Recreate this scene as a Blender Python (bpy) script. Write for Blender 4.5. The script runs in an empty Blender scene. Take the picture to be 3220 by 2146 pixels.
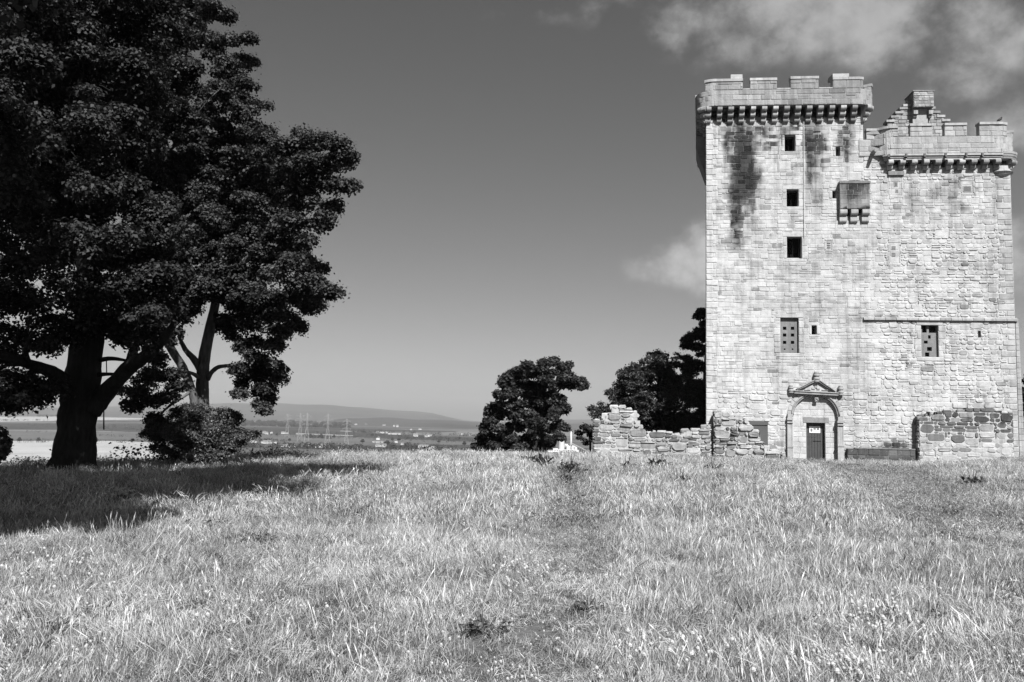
import bpy, math, random
import numpy as np
from mathutils import Matrix, Vector
rng = np.random.default_rng(7)
random.seed(7)
R = math.radians
scene = bpy.context.scene

# ------------------------------------------------------------------ camera
EYE = 1.65
FOC, PIT, ROL = 2774.0, R(5.09), R(1.118)          # focal length in photo pixels, pitch, roll
cam_d = bpy.data.cameras.new('camera')
cam_d.sensor_width = 36.0
cam_d.lens = 36.0 * FOC / 3220.0
cam_d.clip_start, cam_d.clip_end = 0.1, 40000.0
cam = bpy.data.objects.new('camera', cam_d)
scene.collection.objects.link(cam)
cam.matrix_world = Matrix.Translation((0, 0, EYE)) @ Matrix.Rotation(R(90) + PIT, 4, 'X') @ Matrix.Rotation(ROL, 4, 'Z')
scene.camera = cam

# ------------------------------------------------------------------ sun, sky, exposure
SUN_EL, SUN_AZ = R(47), R(163)                     # azimuth clockwise from +Y
sd = bpy.data.lights.new('sun', 'SUN')
sd.energy = 5.0
sd.angle = R(0.53)
sd.color = (1.0, 1.0, 1.0)
sun = bpy.data.objects.new('sun', sd)
scene.collection.objects.link(sun)
sdir = Vector((math.sin(SUN_AZ) * math.cos(SUN_EL), math.cos(SUN_AZ) * math.cos(SUN_EL), math.sin(SUN_EL)))
sun.rotation_euler = sdir.to_track_quat('Z', 'Y').to_euler()
sun.location = (0, 0, 60)
scene.view_settings.view_transform = 'Standard'
scene.view_settings.look = 'None'
scene.view_settings.exposure = 1.28
scene.view_settings.gamma = 1.0
scene.view_settings.use_curve_mapping = False


class NT:
    """tiny node-tree helper"""
    def __init__(self, tree):
        self.t = tree
        tree.nodes.clear()

    def n(self, kind, ins=None, **kw):
        nd = self.t.nodes.new(kind)
        for k, v in kw.items():
            setattr(nd, k, v)
        for k, v in (ins or {}).items():
            sock = nd.inputs[k]
            if hasattr(v, 'is_linked') or isinstance(v, bpy.types.NodeSocket):
                self.t.links.new(v, sock)
            else:
                sock.default_value = v
        return nd

    def m(self, op, a, b=0.0, c=None, clamp=False):
        ins = {0: a, 1: b}
        if c is not None:
            ins[2] = c
        return self.n('ShaderNodeMath', ins, operation=op, use_clamp=clamp).outputs[0]

    def noise(self, vec, scale, detail=4.0, rough=0.55, out=0):
        return self.n('ShaderNodeTexNoise', {'Vector': vec, 'Scale': scale, 'Detail': detail, 'Roughness': rough}).outputs[out]

    def remap(self, v, a, b, c=0.0, d=1.0, smooth=False):
        nd = self.n('ShaderNodeMapRange', {'Value': v, 'From Min': a, 'From Max': b, 'To Min': c, 'To Max': d})
        if smooth:
            nd.interpolation_type = 'SMOOTHSTEP'
        return nd.outputs['Result']

    def grey(self, v):
        if self.alb != 1.0:
            v = self.m('MULTIPLY', v, self.alb)
        return self.n('ShaderNodeCombineColor', {0: v, 1: v, 2: v}).outputs[0]

    alb = 0.5          # photo greys are worked out for exposure 0.2; real base colours are half of them

    def link(self, a, b):
        self.t.links.new(a, b)


world = bpy.data.worlds.new('World')
scene.world = world
world.use_nodes = True
w = NT(world.node_tree)
w.alb = 1.0
tc = w.n('ShaderNodeTexCoord').outputs['Generated']
sp = w.n('ShaderNodeSeparateXYZ', {0: tc}).outputs
zz = w.m('MAXIMUM', sp[2], 0.004)
vec = w.n('ShaderNodeCombineXYZ', {0: sp[0], 1: sp[1], 2: zz}).outputs[0]
sky = w.n('ShaderNodeTexSky', None, sky_type='NISHITA', sun_disc=False)
w.link(vec, sky.inputs['Vector'])
sky.sun_elevation = SUN_EL
sky.sun_rotation = SUN_AZ
sky.altitude = 60
sky.air_density = 1.0
sky.dust_density = 1.0
sky.ozone_density = 1.0
sc = w.n('ShaderNodeSeparateColor', {0: sky.outputs[0]}).outputs
# black-and-white film behind an orange filter: mostly the red of the sky
lum = w.m('MULTIPLY', w.m('POWER', w.m('MULTIPLY', w.m('ADD', w.m('MULTIPLY', sc[0], 1.0), w.m('MULTIPLY', sc[1], 0.05)), 0.25), 1.12), 2.45)
# clouds: soft broken banks at fixed azimuths and heights, ragged by noise, and more of the same outside the picture
az_ = w.m('ARCTAN2', sp[0], sp[1])
el_ = w.m('ARCSINE', sp[2])
ae = w.n('ShaderNodeCombineXYZ', {0: az_, 1: el_, 2: 0.0}).outputs[0]
banks = [(1.5, 25.5, 3.4, .9, .40), (5.5, 26.0, 3.0, 1.3, .45), (12.0, 24.4, 4.0, 1.9, .72), (14.5, 23.0, 3.6, 1.5, .66), (16.5, 25.2, 4.2, 2.4, .74), (19.5, 24.2, 3.0, 2.4, .55), (22.6, 24.6, 4.2, 3.0, .84), (23.6, 22.4, 3.2, 1.7, .74), (25.5, 25.6, 4.4, 2.4, .8),
         (28.4, 22.6, 3.6, 3.0, .72), (27.2, 19.2, 2.8, 2.2, .7), (28.6, 16.6, 2.6, 2.4, .8), (9.3, 9.9, 1.9, 1.0, .62), (11.0, 10.3, 2.0, 1.5, 1.15), (12.8, 10.6, 2.2, 1.9, 1.3), (13.5, 8.8, 2.0, 1.2, .8), (29.6, 9.6, 2.6, 2.2, 1.05),
         (-9, 3.6, 5, .5, .35), (-4, 3.9, 3.4, .35, .35)]
for k in range(26):
    a_, e_ = (random.uniform(34, 330), random.uniform(6, 60))
    banks.append((a_ if a_ < 180 else a_ - 360, e_, random.uniform(5, 14), random.uniform(2, 6), .9))
msk = None
for (a_, e_, ra, re, kk_) in banks:
    mp_ = w.n('ShaderNodeMapping', {'Vector': ae, 'Location': (-math.radians(a_) / math.radians(ra), -math.radians(e_) / math.radians(re), 0), 'Scale': (1 / math.radians(ra), 1 / math.radians(re), 1)}).outputs[0]
    ln = w.n('ShaderNodeVectorMath', {0: mp_}, operation='LENGTH').outputs['Value']
    g_ = w.remap(ln, 0.0, 1.7, kk_, 0.0, True)
    msk = g_ if msk is None else w.m('MAXIMUM', msk, g_)
n1 = w.noise(w.n('ShaderNodeMapping', {'Vector': vec, 'Scale': (1, 1, 1.5), 'Rotation': (0, .35, 0)}).outputs[0], 7.5, 10.0, 0.58)
n2 = w.noise(vec, 26.0, 6.0, 0.6)
fld = w.m('ADD', w.m('MULTIPLY', n1, .72), w.m('MULTIPLY', n2, .28))
cl = w.m('ADD', msk, w.m('MULTIPLY', w.m('SUBTRACT', fld, 0.50), 3.4))
cl = w.m('MULTIPLY', w.remap(cl, 0.12, 1.15, 0.0, 1.0, True), w.remap(msk, 0.0, 0.35, 0, 1))
cloudv = w.m('MULTIPLY', w.remap(sp[2], 0.0, 0.45, 6.4, 4.3), w.remap(n2, .3, .7, .93, 1.07))
lum = w.n('ShaderNodeMix', {0: w.m('MULTIPLY', cl, 0.76), 2: lum, 3: cloudv}).outputs[0]
bg = w.n('ShaderNodeBackground', {'Color': w.grey(lum), 'Strength': 0.05})
out = w.n('ShaderNodeOutputWorld')
w.link(bg.outputs[0], out.inputs[0])

# ------------------------------------------------------------------ pixel rays of the photograph -> places in the world
_c, _s = math.cos(ROL), math.sin(ROL)


def ray(px, py):
    a, b = px - 1610.0, py - 1073.0
    u = a * _c + b * _s
    v = -a * _s + b * _c
    return np.array([u / FOC, math.cos(PIT) + v / FOC * math.sin(PIT), math.sin(PIT) - v / FOC * math.cos(PIT)])


def at(px, py, Y):
    d = ray(px, py)
    P = d * (Y / d[1])
    P[2] += EYE
    return P


PHI = R(5.427)
TO = np.array([11.27, 51.0, 0.0])
TU = np.array([math.cos(PHI), -math.sin(PHI), 0.0])
TN = np.array([-math.sin(PHI), -math.cos(PHI), 0.0])
TZ = np.array([0.0, 0.0, 1.0])


def W(px, py, off=0.0):
    """photo pixel -> (u, z) on the tower's front, off metres in front of it"""
    d = ray(px, py)
    e = np.array([0, 0, EYE])
    k = ((TO + TN * off - e) @ TN) / (d @ TN)
    P = e + d * k
    return float((P - TO) @ TU), float(P[2])


def C1(x, y, off=0.0): return W(2150 + x / 2.199, 200 + y / 2.199, off)
def C2(x, y, off=0.0): return W(2150 + x / 2.199, 800 + y / 2.199, off)
def C3(x, y, off=0.0): return W(2150 + x / 3.857, 220 + y / 3.857, off)
def C4(x, y, off=0.0): return W(2640 + x / 4.057, 260 + y / 4.057, off)
def C5(x, y, off=0.0): return W(2400 + x / 4.48, 1130 + y / 4.48, off)
def C6(x, y, off=0.0): return W(1800 + x / 3.361, 1100 + y / 3.361, off)


def Mfront(s, z, d):
    s = np.asarray(s, float)[..., None]; z = np.asarray(z, float)[..., None]; d = np.asarray(d, float)[..., None]
    return TO + TU * s + TN * d + TZ * z


# ------------------------------------------------------------------ object helpers
def nth(i):
    return str(i) + ('th' if 10 < i % 100 < 14 else {1: 'st', 2: 'nd', 3: 'rd'}.get(i % 10, 'th'))


def link(o):
    scene.collection.objects.link(o)
    return o


def tag(o, label=None, cat=None, group=None, kind=None):
    if label: o['label'] = label
    if cat: o['category'] = cat
    if group: o['group'] = group
    if kind: o['kind'] = kind
    return o


def empty(name, loc, label, cat, group=None, rz=0.0):
    o = bpy.data.objects.new(name, None)
    o.empty_display_size = 0.3
    o.location = loc
    o.rotation_euler = (0, 0, rz)
    link(o)
    return tag(o, label, cat, group)


def adopt(o, parent):
    """parent o while keeping the world place given by its mesh coordinates"""
    if parent is not None:
        o.parent = parent
        mw = Matrix.Translation(parent.location) @ parent.rotation_euler.to_matrix().to_4x4()
        if parent.parent is not None:
            mw = parent.matrix_world_cached @ mw if hasattr(parent, 'matrix_world_cached') else mw
        o.matrix_parent_inverse = world_of(parent).inverted()
    return o


def world_of(o):
    m = Matrix.LocRotScale(o.location, o.rotation_euler, o.scale)
    if o.parent is not None:
        m = world_of(o.parent) @ o.matrix_parent_inverse @ m
    return m


def adopt(o, parent):
    if parent is not None:
        o.parent = parent
        o.matrix_parent_inverse = world_of(parent).inverted()
    return o


def mesh_np(name, V, F, mat, tone=None, stain=None, smooth=False):
    """V (n,3); F list of index lists or (m,k) array; point attributes tone and stain (weather stains and painted shade)"""
    me = bpy.data.meshes.new(name)
    V = np.asarray(V, np.float32)
    if isinstance(F, np.ndarray):
        m, k = F.shape
        me.vertices.add(len(V))
        me.vertices.foreach_set('co', V.ravel())
        me.loops.add(m * k)
        me.loops.foreach_set('vertex_index', F.astype(np.int32).ravel())
        me.polygons.add(m)
        me.polygons.foreach_set('loop_start', np.arange(0, m * k, k, dtype=np.int32))
        me.update(calc_edges=True)
    else:
        me.from_pydata(V.tolist(), [], F)
        me.update()
    for nm, arr in (('tone', tone), ('stain', stain)):
        if arr is not None:
            at_ = me.attributes.new(nm, 'FLOAT', 'POINT')
            at_.data.foreach_set('value', np.asarray(arr, np.float32))
    me.materials.append(mat)
    if smooth:
        me.polygons.foreach_set('use_smooth', np.ones(len(me.polygons), bool))
    return me


def put(name, me, parent=None):
    o = link(bpy.data.objects.new(name, me))
    return adopt(o, parent)


class MB:
    """collects shapes for one mesh object"""
    def __init__(self):
        self.V, self.F, self.T = [], [], []

    def add(self, V, F, tone=0.5):
        b = len(self.V)
        self.V.extend([tuple(map(float, v)) for v in V])
        self.F.extend([[i + b for i in f] for f in F])
        self.T.extend([tone] * len(V))
        return self

    def box(self, M, s0, s1, z0, z1, d0, d1, tone=0.5, seg=1):
        ss = np.linspace(s0, s1, seg + 1)
        V, F = [], []
        for s in ss:
            V += [M(s, z0, d0), M(s, z1, d0), M(s, z1, d1), M(s, z0, d1)]
        for i in range(seg):
            a, b = 4 * i, 4 * i + 4
            for k in range(4):
                F.append([a + k, a + (k + 1) % 4, b + (k + 1) % 4, b + k])
        F.append([0, 3, 2, 1])
        e = 4 * seg
        F.append([e, e + 1, e + 2, e + 3])
        return self.add(V, F, tone)

    def tube(self, pts, rad, sides=8, tone=0.5, cap=True, wob=0.0):
        pts = [Vector(p) for p in pts]
        n = len(pts)
        V, F = [], []
        up = Vector((0.13, 0.31, 1.0)).normalized()
        for i, p in enumerate(pts):
            t = (pts[min(i + 1, n - 1)] - pts[max(i - 1, 0)]).normalized()
            a = t.cross(up)
            if a.length < 0.05:
                a = t.cross(Vector((1, 0, 0)))
            a.normalize()
            b = t.cross(a).normalized()
            for k in range(sides):
                an = 2 * math.pi * k / sides
                r = rad[i] * (1 + (random.uniform(-wob, wob) if wob else 0))
                V.append(p + a * (math.cos(an) * r) + b * (math.sin(an) * r))
        for i in range(n - 1):
            for k in range(sides):
                k2 = (k + 1) % sides
                F.append([i * sides + k, i * sides + k2, (i + 1) * sides + k2, (i + 1) * sides + k])
        if cap:
            F.append(list(range(sides))[::-1])
            F.append([(n - 1) * sides + k for k in range(sides)])
        return self.add(V, F, tone)

    def lathe(self, c, prof, sides=16, tone=0.5):
        V, F = [], []
        for (r, z) in prof:
            for k in range(sides):
                an = 2 * math.pi * k / sides
                V.append((c[0] + r * math.cos(an), c[1] + r * math.sin(an), c[2] + z))
        for i in range(len(prof) - 1):
            for k in range(sides):
                k2 = (k + 1) % sides
                F.append([i * sides + k, i * sides + k2, (i + 1) * sides + k2, (i + 1) * sides + k])
        F.append(list(range(sides))[::-1])
        F.append([(len(prof) - 1) * sides + k for k in range(sides)])
        return self.add(V, F, tone)

    def build(self, name, mat, parent=None, smooth=False, stain=None):  # stain: weather stains and painted shade
        st = np.zeros(len(self.V)) if stain is None else stain(np.array(self.V))
        me = mesh_np(name, self.V, self.F, mat, self.T, st, smooth)
        return put(name, me, parent)


# ------------------------------------------------------------------ materials
def principled(nt, col, rough=0.8, spec=0.3, normal=None, extra=None):
    ins = {'Base Color': col, 'Roughness': rough, 'Specular IOR Level': spec}
    if normal is not None:
        ins['Normal'] = normal
    b = nt.n('ShaderNodeBsdfPrincipled', ins)
    o = nt.n('ShaderNodeOutputMaterial')
    nt.link(b.outputs[0], o.inputs[0])
    return b, o


def newmat(name):
    m = bpy.data.materials.new(name)
    m.use_nodes = True
    return m, NT(m.node_tree)


def mat_stone(name, gain=1.0, lichen=0.25, bump=0.6, wash_k=0.0):
    m, t = newmat(name)
    pos = t.n('ShaderNodeNewGeometry').outputs['Position']
    tone = t.n('ShaderNodeAttribute', attribute_name='tone').outputs['Fac']
    stain = t.n('ShaderNodeAttribute', attribute_name='stain').outputs['Fac']  # carries weather stains and painted shade
    fine = t.noise(pos, 22.0, 6.0, 0.65)
    mid = t.noise(pos, 4.2, 5.0, 0.6)
    big = t.noise(pos, 0.55, 4.0, 0.5)
    streakv = t.n('ShaderNodeMapping', {'Vector': pos, 'Scale': (4.2, 4.2, 0.25)}).outputs[0]
    streak = t.noise(streakv, 1.0, 5.0, 0.6)
    v = t.m('MULTIPLY', tone, gain)
    v = t.m('MULTIPLY', v, t.remap(fine, 0.3, 0.7, 0.84, 1.12))
    v = t.m('MULTIPLY', v, t.remap(mid, 0.3, 0.72, 0.82, 1.10))
    v = t.m('MULTIPLY', v, t.remap(big, 0.3, 0.7, 0.90, 1.08))
    v = t.m('MULTIPLY', v, t.remap(streak, 0.48, 0.72, 1.0, 0.68))
    # weather stains and painted shade: per-vertex amount broken up by noise
    sm = t.m('ADD', stain, t.m('MULTIPLY', t.m('SUBTRACT', t.m('ADD', t.m('MULTIPLY', mid, 0.6), t.m('MULTIPLY', streak, 0.4)), 0.5), 1.5))
    sm = t.m('MULTIPLY', t.remap(sm, 0.08, 0.95, 0, 1, True), t.remap(stain, 0.0, 0.3, 0, 1))
    v = t.m('MULTIPLY', v, t.remap(sm, 0, 1, 1.0, 0.13))
    wash = t.remap(t.noise(pos, 1.1, 5.0, 0.62), 0.47, 0.60, 0.0, wash_k)
    v = t.n('ShaderNodeMix', {0: t.m('MULTIPLY', wash, t.remap(stain, 0, .3, 1, 0)), 2: v, 3: 0.74}).outputs[0]
    # pale lichen specks
    li = t.remap(t.noise(pos, 9.0, 3.0, 0.7), 0.66, 0.72, 0.0, lichen)
    v = t.n('ShaderNodeMix', {0: li, 2: v, 3: 0.78}).outputs[0]
    v = t.m('MINIMUM', v, 0.86)
    b1 = t.n('ShaderNodeBump', {'Strength': bump, 'Distance': 0.03, 'Height': t.m('ADD', t.m('MULTIPLY', mid, 1.0), t.m('MULTIPLY', fine, 0.45))}).outputs[0]
    principled(t, t.grey(v), 0.92, 0.15, b1)
    return m


M_STONE = mat_stone('sandstone', 1.0, wash_k=0.0)
M_WALL = mat_stone('lime_washed_sandstone', 1.0, wash_k=0.6)
M_ASHLAR = mat_stone('lichened_ashlar', 0.95, 0.6, 0.9)
M_RUIN = mat_stone('weathered_rubble', 1.0, 0.5, 0.9)
M_MORTAR = mat_stone('lime_mortar', 1.0, 0.1, 0.8)


def mat_plain(name, val, rough=0.7, spec=0.3, var=0.15, scale=8.0, bump=0.0):
    m, t = newmat(name)
    pos = t.n('ShaderNodeNewGeometry').outputs['Position']
    no = t.noise(pos, scale, 5.0, 0.6)
    v = t.m('MULTIPLY', t.remap(no, 0.25, 0.75, 1 - var, 1 + var), val)
    nrm = t.n('ShaderNodeBump', {'Strength': bump, 'Distance': 0.02, 'Height': no}).outputs[0] if bump else None
    principled(t, t.grey(v), rough, spec, nrm)
    return m


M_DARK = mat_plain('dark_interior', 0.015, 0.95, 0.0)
M_DOOR = mat_plain('dark_door_paint', 0.065, 0.55, 0.4, 0.25, 3.0, 0.1)
M_PANEL = mat_plain('grey_steel_panel', 0.10, 0.5, 0.4, 0.15, 2.0)
M_PAPER = mat_plain('white_paper', 1.3, 0.7, 0.3, 0.03)
M_PRINT = mat_plain('grey_print', 0.25, 0.7, 0.3, 0.05)
M_SLATE = mat_plain('roof_slate', 0.16, 0.7, 0.3, 0.3, 6.0, 0.3)
M_CABLE = mat_plain('pale_metal_cable', 0.75, 0.5, 0.4, 0.05)
M_ROPE = mat_plain('dark_rope', 0.05, 0.9, 0.1, 0.1)
M_WHITE = mat_plain('white_render', 0.82, 0.8, 0.2, 0.05, 0.5)
M_ROOF = mat_plain('grey_roof', 0.22, 0.8, 0.2, 0.15, 0.3)
M_STEEL = mat_plain('galvanised_steel', 0.38, 0.6, 0.3, 0.05)
M_BIRD = mat_plain('dark_feathers', 0.03, 0.6, 0.3, 0.2, 30.0)


def mat_bark(name, a, b, scale=3.0):
    m, t = newmat(name)
    pos = t.n('ShaderNodeNewGeometry').outputs['Position']
    mp = t.n('ShaderNodeMapping', {'Vector': pos, 'Scale': (1, 1, 0.25)}).outputs[0]
    n = t.noise(mp, scale * 3, 6.0, 0.65)
    n2 = t.noise(pos, scale * 0.5, 3.0, 0.5)
    v = t.m('ADD', t.m('MULTIPLY', n, 0.6), t.m('MULTIPLY', n2, 0.4))
    v = t.remap(v, 0.35, 0.65, a, b)
    nrm = t.n('ShaderNodeBump', {'Strength': 0.9, 'Distance': 0.05, 'Height': n}).outputs[0]
    principled(t, t.grey(v), 0.9, 0.15, nrm)
    return m


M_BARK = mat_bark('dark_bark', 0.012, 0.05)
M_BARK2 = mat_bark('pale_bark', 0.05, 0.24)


def mat_leaf(name, lo, hi, rough=0.66, spec=0.3, trans=0.22):
    m, t = newmat(name)
    tone = t.n('ShaderNodeAttribute', attribute_name='tone').outputs['Fac']
    v = t.remap(tone, 0.0, 1.0, lo, hi)
    col = t.grey(v)
    b = t.n('ShaderNodeBsdfPrincipled', {'Base Color': col, 'Roughness': rough, 'Specular IOR Level': spec})
    tr = t.n('ShaderNodeBsdfTranslucent', {'Color': col})
    mx = t.n('ShaderNodeMixShader', {0: trans, 1: b.outputs[0], 2: tr.outputs[0]})
    o = t.n('ShaderNodeOutputMaterial')
    t.link(mx.outputs[0], o.inputs[0])
    return m


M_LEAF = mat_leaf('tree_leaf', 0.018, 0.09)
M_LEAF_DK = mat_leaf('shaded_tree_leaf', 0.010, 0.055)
M_LEAF_FAR = mat_leaf('distant_leaf', 0.02, 0.06, 0.6, 0.3)
M_BUSH = mat_leaf('bush_leaf', 0.03, 0.15, 0.5, 0.4)
M_WEED = mat_leaf('weed_leaf', 0.035, 0.17, 0.5, 0.4, 0.2)
M_PETAL = mat_leaf('white_petal', 0.7, 0.9, 0.8, 0.2, 0.3)


def mat_grass():
    m, t = newmat('meadow_grass_blades')
    geo = t.n('ShaderNodeNewGeometry').outputs['Position']
    tone = t.n('ShaderNodeAttribute', attribute_name='tone').outputs['Fac']
    rnd = t.n('ShaderNodeObjectInfo').outputs['Random']
    big = t.noise(geo, 0.16, 4.0, 0.55)
    mid = t.noise(geo, 0.9, 3.0, 0.5)
    v = t.remap(tone, 0.0, 1.0, 0.08, 1.42)
    v = t.m('MULTIPLY', v, t.remap(big, 0.3, 0.7, 0.72, 1.15))
    v = t.m('MULTIPLY', v, t.remap(mid, 0.3, 0.7, 0.66, 1.22))
    v = t.m('MULTIPLY', v, t.remap(rnd, 0, 1, 0.72, 1.15))
    v = t.m('MINIMUM', v, 1.25)
    col = t.grey(v)
    b = t.n('ShaderNodeBsdfPrincipled', {'Base Color': col, 'Roughness': 0.5, 'Specular IOR Level': 0.35})
    tr = t.n('ShaderNodeBsdfTranslucent', {'Color': col})
    mx = t.n('ShaderNodeMixShader', {0: 0.3, 1: b.outputs[0], 2: tr.outputs[0]})
    o = t.n('ShaderNodeOutputMaterial')
    t.link(mx.outputs[0], o.inputs[0])
    return m


M_GRASS = mat_grass()


def mat_ground():
    m, t = newmat('meadow_soil_and_thatch')
    geo = t.n('ShaderNodeNewGeometry').outputs['Position']
    a = t.noise(geo, 0.35, 5.0, 0.6)
    b = t.noise(geo, 14.0, 6.0, 0.7)
    v = t.m('MULTIPLY', t.remap(a, 0.3, 0.7, 0.13, 0.24), t.remap(b, 0.25, 0.75, 0.6, 1.4))
    nrm = t.n('ShaderNodeBump', {'Strength': 0.8, 'Distance': 0.06, 'Height': b}).outputs[0]
    principled(t, t.grey(v), 0.95, 0.1, nrm)
    return m


M_GROUND = mat_ground()


def mat_plainland():
    m, t = newmat('patchwork_farmland')
    geo = t.n('ShaderNodeNewGeometry').outputs['Position']
    wv = t.noise(geo, 0.002, 3.0, 0.5, out=1)
    off = t.n('ShaderNodeVectorMath', {0: wv, 1: (160, 160, 0)}, operation='MULTIPLY').outputs[0]
    pos = t.n('ShaderNodeVectorMath', {0: geo, 1: off}, operation='ADD').outputs[0]
    mp = t.n('ShaderNodeMapping', {'Vector': pos, 'Scale': (0.0019, 0.0034, 0.0), 'Rotation': (0, 0, 0.35)}).outputs[0]
    vo = t.n('ShaderNodeTexVoronoi', {'Vector': mp, 'Scale': 1.0}, voronoi_dimensions='2D', distance='CHEBYCHEV')
    cellv = t.n('ShaderNodeSeparateColor', {0: vo.outputs['Color']}).outputs[0]
    ve = t.n('ShaderNodeTexVoronoi', {'Vector': mp, 'Scale': 1.0}, voronoi_dimensions='2D', feature='DISTANCE_TO_EDGE')
    v = t.remap(cellv, 0, 1, 0.04, 0.24)
    fine = t.noise(geo, 0.02, 4.0, 0.6)
    v = t.m('MULTIPLY', v, t.remap(fine, 0.3, 0.7, 0.8, 1.2))
    v = t.m('MULTIPLY', v, t.remap(ve.outputs['Distance'], 0.0, 0.03, 0.25, 1.0))
    principled(t, t.grey(v), 0.95, 0.1)
    return m


M_PLAIN = mat_plainland()


def mat_crop_field():
    m, t = newmat('pale_barley_field')
    geo = t.n('ShaderNodeNewGeometry').outputs['Position']
    fine = t.noise(geo, 0.015, 5.0, 0.6)
    mp = t.n('ShaderNodeMapping', {'Vector': geo, 'Scale': (1, 1, 1), 'Rotation': (0, 0, 0.25)}).outputs[0]
    wob = t.n('ShaderNodeTexWave', {'Vector': mp, 'Scale': 0.012, 'Distortion': 2.0, 'Detail': 1.0}, bands_direction='Y').outputs['Fac']
    v = t.m('MULTIPLY', t.remap(fine, 0.3, 0.7, 0.42, 0.56), t.remap(wob, 0.0, 0.03, 0.6, 1.0))
    principled(t, t.grey(v), 0.95, 0.1)
    return m


M_CROP = mat_crop_field()
M_FIELD_DARK = mat_plain('dark_ploughed_field', 0.06, 0.95, 0.1, 0.2, 0.01)
M_FIELD_MID = mat_plain('mid_pasture', 0.15, 0.95, 0.1, 0.2, 0.01)
M_HILL = mat_plain('moorland_hillside', 0.09, 0.95, 0.05, 0.5, 0.0012)
M_WATER = mat_plain('river_water', 0.5, 0.1, 0.6, 0.05, 0.001)


# ------------------------------------------------------------------ terrain
def sstep(a, b, x):
    t = np.clip((x - a) / (b - a), 0, 1)
    return t * t * (3 - 2 * t)


_ph = rng.uniform(0, 6.28, (12,))
_kk = rng.uniform(-1, 1, (12, 2))


def wavy(x, y, sc):
    v = 0
    for i in range(12):
        v = v + np.sin((x * _kk[i, 0] + y * _kk[i, 1]) / sc * (1 + .35 * i) + _ph[i]) / (1 + .35 * i)
    return v / 3.0


EDGE_X = [-90, -22, -15.5, -12.5, -9, -4.5, 0, 3, 5, 9, 30, 100]
EDGE_Y = [22, 25, 27.5, 33.5, 37, 39.5, 43.0, 45.0, 54, 78, 84, 80]


def hz(x, y):
    x = np.asarray(x, float); y = np.asarray(y, float)
    e = np.interp(x, EDGE_X, EDGE_Y)
    z = 0.05 * wavy(x, y, 2.2) + 0.09 * wavy(x + 40, y, 7.0)
    z = z * sstep(0.0, 3.0, np.hypot(x, y) - 1.0)
    z = z + 0.08 * np.exp(-(((x - 9.5) / 4.5) ** 2 + ((y - 43.5) / 3.0) ** 2))
    z = z - 0.34 * sstep(34, 46, y)
    z = z + 0.35 * sstep(22, 28, x) * sstep(38, 46, y)
    z = z - 0.25 * sstep(-5, -12, x) * sstep(14, 26, y)
    d = np.maximum(y - e, 0)
    z = z - np.where(d < 8, d * d / 24, 64 / 24 + (d - 8) * 0.62)
    back = np.maximum(-y - 60, 0) * 0.4
    side = np.maximum(np.abs(x) - 75, 0) * 0.5
    z = z - back - side
    return np.maximum(z, -47.2)


def grid_mesh(name, xs, ys, fz, mat):
    X, Y = np.meshgrid(xs, ys)
    V = np.stack([X, Y, fz(X, Y)], -1).reshape(-1, 3)
    nx, ny = len(xs), len(ys)
    i = np.arange(nx - 1)[None, :] + np.arange(ny - 1)[:, None] * nx
    F = np.stack([i, i + 1, i + 1 + nx, i + nx], -1).reshape(-1, 4)
    return put(name, mesh_np(name, V, F, mat, smooth=True))


xs = np.concatenate([np.linspace(-175, -40, 50), np.linspace(-39.5, 45, 190), np.linspace(45.5, 180, 50)])
ys = np.concatenate([np.linspace(-180, -8, 40), np.linspace(-7.6, 62, 170), np.linspace(63, 200, 70)])
tag(grid_mesh('ground', xs, ys, hz, M_GROUND), kind='structure')
PZ = -46.0
pm = mesh_np('plain', [(-12500, -1500, PZ), (12500, -1500, PZ), (12500, 13500, PZ), (-12500, 13500, PZ)], [[0, 1, 2, 3]], M_PLAIN)
tag(put('farmland_plain', pm), kind='structure')


def ground_px(px, py, z=PZ):
    d = ray(px, py)
    k = (z - EYE) / d[2]
    return d[0] * k, d[1] * k


def field_sheet(name, corners, mat, lift):
    P = [(*ground_px(px, py, PZ + lift), PZ + lift) for px, py in corners]
    tag(put(name, mesh_np(name, P, [list(range(len(P)))], mat)), kind='structure')


# long fields seen edge-on below the hill (photo pixels of their corners on the plain)
field_sheet('barley_field', [(-400, 1480), (620, 1500), (500, 1392), (300, 1386), (-300, 1388)], M_CROP, 0.4)
field_sheet('pale_stubble_field', [(-200, 1330), (560, 1318), (560, 1309), (-200, 1312)], M_CROP, 0.4)
field_sheet('pasture_field', [(-300, 1384), (900, 1384), (1500, 1400), (1500, 1372), (-300, 1352)], M_FIELD_MID, 0.2)
field_sheet('ploughed_field', [(-300, 1350), (520, 1352), (1540, 1392), (1540, 1378), (480, 1332), (-300, 1331)], M_FIELD_DARK, 0.3)
field_sheet('river_strip', [(930, 1367), (1110, 1372), (1110, 1369.5), (930, 1362)], M_WATER, 0.5)
field_sheet('river_strip', [(1070, 1357), (1120, 1359), (1120, 1356), (1070, 1355)], M_WATER, 0.5)

# far hills: polar height field, 6.5 to 13 km away
hx = [-900, 200, 450, 700, 850, 953, 1061, 1206, 1314, 1368, 1459, 1558, 1700, 2100, 3300, 4200]
hy = [12, 10, 22, 33, 37, 36, 34, 25, 20, 16, -4, -10, 2, 12, 14, 14]     # pixels above eye level


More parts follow.
